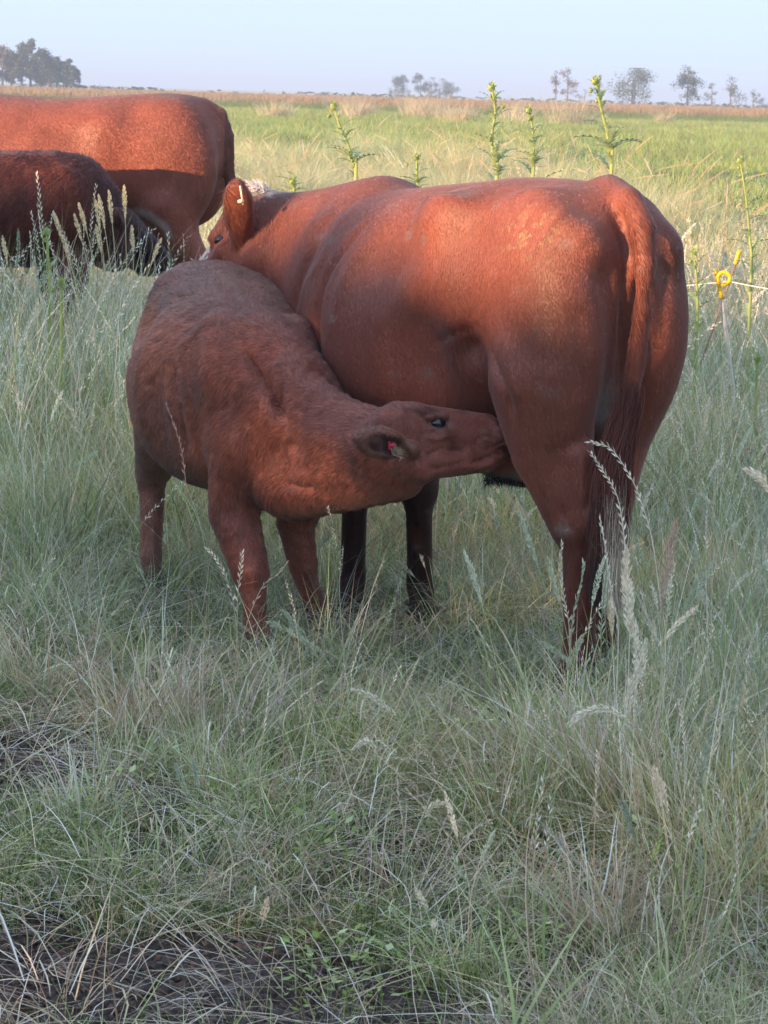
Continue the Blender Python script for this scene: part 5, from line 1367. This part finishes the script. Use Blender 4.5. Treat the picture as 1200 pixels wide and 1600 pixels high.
dry_tuft(985, 1075, 5.7, "large whitish dry tuft at the right of the hind hoof", 90, .2, .42, [PALE, np.array([.55, .42, .33]), STRAW], 10, .16)

RS = np.array([.52, .38, .29])
dry_tuft(340, 1165, 6.15, "tan dry tuft in front of the calf's near foreleg", 110, .12, .30, [RS, PALE, STRAW], 11, .14)
dry_tuft(215, 1150, 6.25, "pinkish tan dry tuft left of the calf's near foreleg", 110, .12, .30, [RS, STRAW, PALE], 12, .16)
dry_tuft(70, 1090, 6.6, "wide dry tuft at the left edge level with the calf's hooves", 90, .14, .32, [STRAW, RS, PALE], 13, .15)
dry_tuft(330, 1380, 5.1, "sparse upright dead stems left of the foreground centre", 40, .10, .24, [RS, PALE, STRAW], 14, .10)
dry_tuft(1090, 1170, 5.4, "tall bleached dry tuft in the right-hand grass", 90, .2, .46, [PALE, RS, STRAW], 15, .18)
dry_tuft(640, 1400, 5.05, "reddish flattened dry tuft in the lower centre", 50, .06, .18, [RS * .8, RUST, PALE], 16, .14)
# ================================================================== TREES ON THE HORIZON
bark_m = simple("tree_bark", (.12, .10, .085), .9)
leaf_m = plain_leaf("tree_leaf", .15)
def tree(px, w, h, Y, label, group, seed, dens=1.0, col=(.075, .095, .05), shape='round', trunk=.35):
    """px centre column, w/h crown width and full height in metres"""
    r = np.random.default_rng(seed); b = pix(px, 200, Y); x0 = b[0]
    root = empty("tree", (x0, Y, 0)); tag(root, label, "tree", group)
    parts = []; lobes = []
    nt_ = 1 if w < h * .9 else 2
    for k in range(nt_):
        bx = r.normal(0, w * .10) if nt_ > 1 else 0
        top = np.array([x0 + bx * 2, Y, h * .80]); st = np.array([x0 + bx, Y, -.3])
        parts.append(tube(spline([st, (st + top) / 2 + [r.normal(0, .15), 0, 0], top], 8), np.linspace(h * .030, h * .010, 8), 6))
        for j in range(6 if dens < 1 else 10 if dens < 2 else 16):
            t = r.uniform(trunk, .95); s0 = st + (top - st) * t; a = r.uniform(0, 6.28)
            if shape == 'round': rad = w * .5 * r.uniform(.55, 1.0) * math.sqrt(max(.05, 1 - ((t - .62) / .45) ** 2))
            elif shape == 'cone': rad = w * .5 * (1.15 - t) * r.uniform(.6, 1.1)
            else: rad = w * .45 * r.uniform(.3, 1.0)
            e = s0 + np.array([math.cos(a) * rad, math.sin(a) * rad * .8, h * r.uniform(.02, .16)])
            parts.append(tube([s0, (s0 + e) / 2 + [0, 0, -.03 * h], e], [h * .010, h * .007, h * .004], 5)); lobes.append(e)
        lobes.append(top + [0, 0, h * .06])
    V, F = join(parts); adopt(mesh_np("trunk", V, F, bark_m), root)
    Vs = []; C = []
    for e in lobes:
        rx = min(w, h) * r.uniform(.13, .22); n = int(150 * dens)
        sub = e + r.normal(size=(4, 3)) * rx * .5
        c = sub[r.integers(0, 4, n)] + r.normal(size=(n, 3)) * rx * [.42, .42, .36]
        c[:, 2] = np.clip(c[:, 2], h * .06, h * 1.02)
        u = r.normal(size=(n, 3)); u /= np.linalg.norm(u, axis=1)[:, None]; v = np.cross(u, r.normal(size=(n, 3))); v /= np.linalg.norm(v, axis=1)[:, None]
        s = r.uniform(.10, .24, (n, 1)) * h / 9
        Vs.append(np.stack([c - u * s, c - v * s * .6, c + u * s, c + v * s * .6], 1).reshape(-1, 3))
        C.append(np.repeat(np.array(col) * r.uniform(.7, 1.5, (n, 1)) * r.uniform(.8, 1.25), 4, 0))
    V = np.concatenate(Vs); n = len(V) // 4
    adopt(mesh_np("crown", V, [np.arange(n * 4).reshape(n, 4)], leaf_m, attrs={"col": np.concatenate(C)}), root)
D = 560
def M(p): return p * D / 4000.0
GL = "wood on the horizon at the left"
for i, (px, wd, ht, lab, cc) in enumerate([
    (-22, 40, 66, "pale crowned tree cut by the left picture edge", (.13, .115, .075)), (4, 34, 70, "second tree from the left edge with a bare pinkish top", (.14, .12, .09)), (17, 30, 62, "tree with a tan patch low on its crown, near the left edge", (.12, .11, .07)),
    (33, 34, 72, "broad dark tree just left of the tallest in the wood", (.07, .085, .05)), (47, 30, 80, "tallest tree of the left wood", (.085, .095, .055)), (62, 34, 68, "dense dark tree right of the tallest", (.06, .075, .045)),
    (75, 30, 64, "dark tree in the middle of the wood's right half", (.06, .075, .045)), (88, 26, 58, "dark tree fourth from the right end of the wood", (.06, .08, .045)), (99, 22, 52, "dark tree third from the right end of the wood", (.055, .075, .04)),
    (108, 18, 52, "dark narrow tree next to the right end of the wood", (.055, .075, .04)), (119, 14, 36, "small leaning tree at the right end of the wood", (.06, .08, .045))]):
    tree(px, M(wd), M(ht), D + (i % 3) * 6, lab, GL, 400 + i, 2.4, cc, 'round', .2)
GM = "far trees on the horizon in the middle"
for i, (px, wd, ht, lab) in enumerate([(614, 24, 26, "left rounded tree of the middle horizon group"), (628, 28, 31, "taller rounded tree beside the left one in the middle group"), (655, 20, 33, "tree with a gap on its left in the middle group"), (671, 22, 28, "central low tree of the middle group"), (686, 24, 27, "fourth tree of the middle group"), (703, 18, 23, "right end tree of the middle group")]):
    tree(px, M(wd) * 1.7, M(ht) * 1.75, D * 1.5, lab, GM, 430 + i, 1.6, (.08, .095, .07), 'round', .2)
GR = "scattered trees on the horizon at the right"
for i, (px, wd, ht, lab, sh, dn, cc) in enumerate([
    (866, 17, 46, "thin see-through tree at the left of the right-hand row", 'open', .5, (.15, .13, .11)), (884, 26, 51, "bare pinkish tree second in the right-hand row", 'open', .8, (.16, .13, .115)), (912, 16, 24, "low bush between the bare trees and the thistle", 'open', .4, (.13, .12, .09)), (934, 18, 46, "thin bare tree behind the right-hand tall thistle", 'open', .45, (.15, .13, .10)),
    (984, 52, 50, "spreading tree with a wide flat crown, alone on the horizon", 'round', 1.1, (.085, .105, .06)), (1072, 40, 58, "tallest rounded tree on the right horizon", 'cone', 1.5, (.085, .105, .06)), (1109, 20, 38, "thin crooked tree right of the tallest one", 'open', .5, (.085, .105, .06)),
    (1139, 34, 46, "pointed pale tree near the right edge", 'cone', .9, (.11, .125, .09)), (1175, 16, 29, "small tree on a bare stem near the right edge", 'open', .5, (.09, .11, .07)), (1190, 16, 18, "low bush beside the small bare-stemmed tree", 'round', .8, (.08, .10, .06))]):
    tree(px, M(wd) * 1.2, M(ht) * 1.18, D + (i % 2) * 8, lab, GR, 460 + i, dn, cc, sh, .25)
# the low hedgerow of the far field edge
r = np.random.default_rng(77); n = 11000
xx = r.uniform(-160, 170, n); dens_ = np.clip(.5 + .6 * Nz(78, .02)(np.c_[xx, 0 * xx, 0 * xx]), .05, 1); m_ = r.uniform(size=n) < dens_; xx = xx[m_]; n = len(xx)
c = np.c_[xx, r.uniform(585, 600, n), r.uniform(0, 1, n) ** 2.2 * 1.3]; u = r.normal(size=(n, 3)) * [.5, .3, .2]; v = r.normal(size=(n, 3)) * [.5, .3, .2]
V = np.stack([c - u, c - v, c + u, c + v], 1).reshape(-1, 3)
o = mesh_np("hedgerow_scrub", V, [np.arange(n * 4).reshape(n, 4)], leaf_m, attrs={"col": np.repeat(np.array([.09, .105, .06]) * r.uniform(.6, 1.4, (n, 1)), 4, 0)}); o["kind"] = "stuff"

# ================================================================== ADDED HEDGE BEHIND THE VIEWPOINT, unseen, shaped to shade the foreground
ea = np.array([math.cos(R(SUN_AZ)), -math.sin(R(SUN_AZ)), 0]); aa = np.array([-math.sin(R(SUN_AZ)), -math.cos(R(SUN_AZ)), 0])
S0 = 25.0
r = np.random.default_rng(99)
def top_at(u):      # top of the added hedge, shaped to set the shade line
    base = np.interp(u, [-60, -30, -22, -14, -12.2, -11, -8.5, -6.4, -5.95, -5.55, -5.25, -4.5, -3, 30], [2.6, 3.0, 3.8, 4.75, 5.25, 5.5, 5.42, 5.26, 5.43, 5.40, 5.27, 5.25, 5.38, 5.7])
    return base + .09 * Nz(98, .22)(np.c_[u, 0 * u, 0 * u]) + .05 * Nz(97, .8)(np.c_[u, 0 * u, 0 * u])
n = 80000
u_ = r.uniform(-60, 22, n); v_ = r.uniform(0, 1, n) ** .7; tp = top_at(u_); z_ = .25 + v_ * (tp - .25); s_ = r.normal(0, .55, n) * (1.15 - .45 * v_)
gap = ((u_ + 5.36) / .20) ** 2 + ((z_ - 4.72 + s_ * .14) / .17) ** 2 < 1  # opening cut so a sun patch reaches the calf's throat
u_, z_, s_ = u_[~gap], z_[~gap], s_[~gap]; n = len(u_)
c = ea * u_[:, None] + aa * (S0 + s_)[:, None]; c[:, 2] = z_
a1 = r.normal(size=(n, 3)); a1 /= np.linalg.norm(a1, axis=1)[:, None]; a2 = np.cross(a1, r.normal(size=(n, 3))); a2 /= np.linalg.norm(a2, axis=1)[:, None]; sz = r.uniform(.08, .17, (n, 1))
V = np.stack([c - a1 * sz, c - a2 * sz * .8, c + a1 * sz, c + a2 * sz * .8], 1).reshape(-1, 3)
wb = empty("added_shade_hedge", tuple(aa * S0 + ea * -5)); tag(wb, "unseen hedge added well behind the viewpoint to shade the foreground", "hedge")
adopt(mesh_np("crown", V, [np.arange(n * 4).reshape(n, 4)], leaf_m, attrs={"col": np.tile([.07, .09, .045], (n * 4, 1))}), wb)
for k, uu in enumerate(np.arange(-58, 21, 3.2)):
    p0 = ea * uu + aa * S0; V, F = tube([p0, p0 + [0, 0, 1.5], p0 + [.1, 0, 3.0]], [.14, .10, .06], 8); adopt(mesh_np("trunk", V, tris_of(V, F), bark_m), wb)

# ================================================================== HAZE
hz = bpy.data.materials.new("haze"); hz.use_nodes = True; t = hz.node_tree; t.nodes.clear()
pv = t.nodes.new("ShaderNodeVolumePrincipled"); pv.inputs["Color"].default_value = (.62, .80, 1.0, 1); pv.inputs["Density"].default_value = .0006; pv.inputs["Anisotropy"].default_value = .0
ho = t.nodes.new("ShaderNodeOutputMaterial"); t.links.new(pv.outputs[0], ho.inputs["Volume"])
def boxmesh(name, lo, hi, m):
    V = np.array([(x, y, z) for x in (lo[0], hi[0]) for y in (lo[1], hi[1]) for z in (lo[2], hi[2])], float)
    return mesh_np(name, V, [np.array([(0, 1, 3, 2), (4, 6, 7, 5), (0, 4, 5, 1), (2, 3, 7, 6), (0, 2, 6, 4), (1, 5, 7, 3)])], m)
hb = boxmesh("haze", (-3400, -600, -3.0), (3400, 5400, 24), hz); hb["kind"] = "stuff"
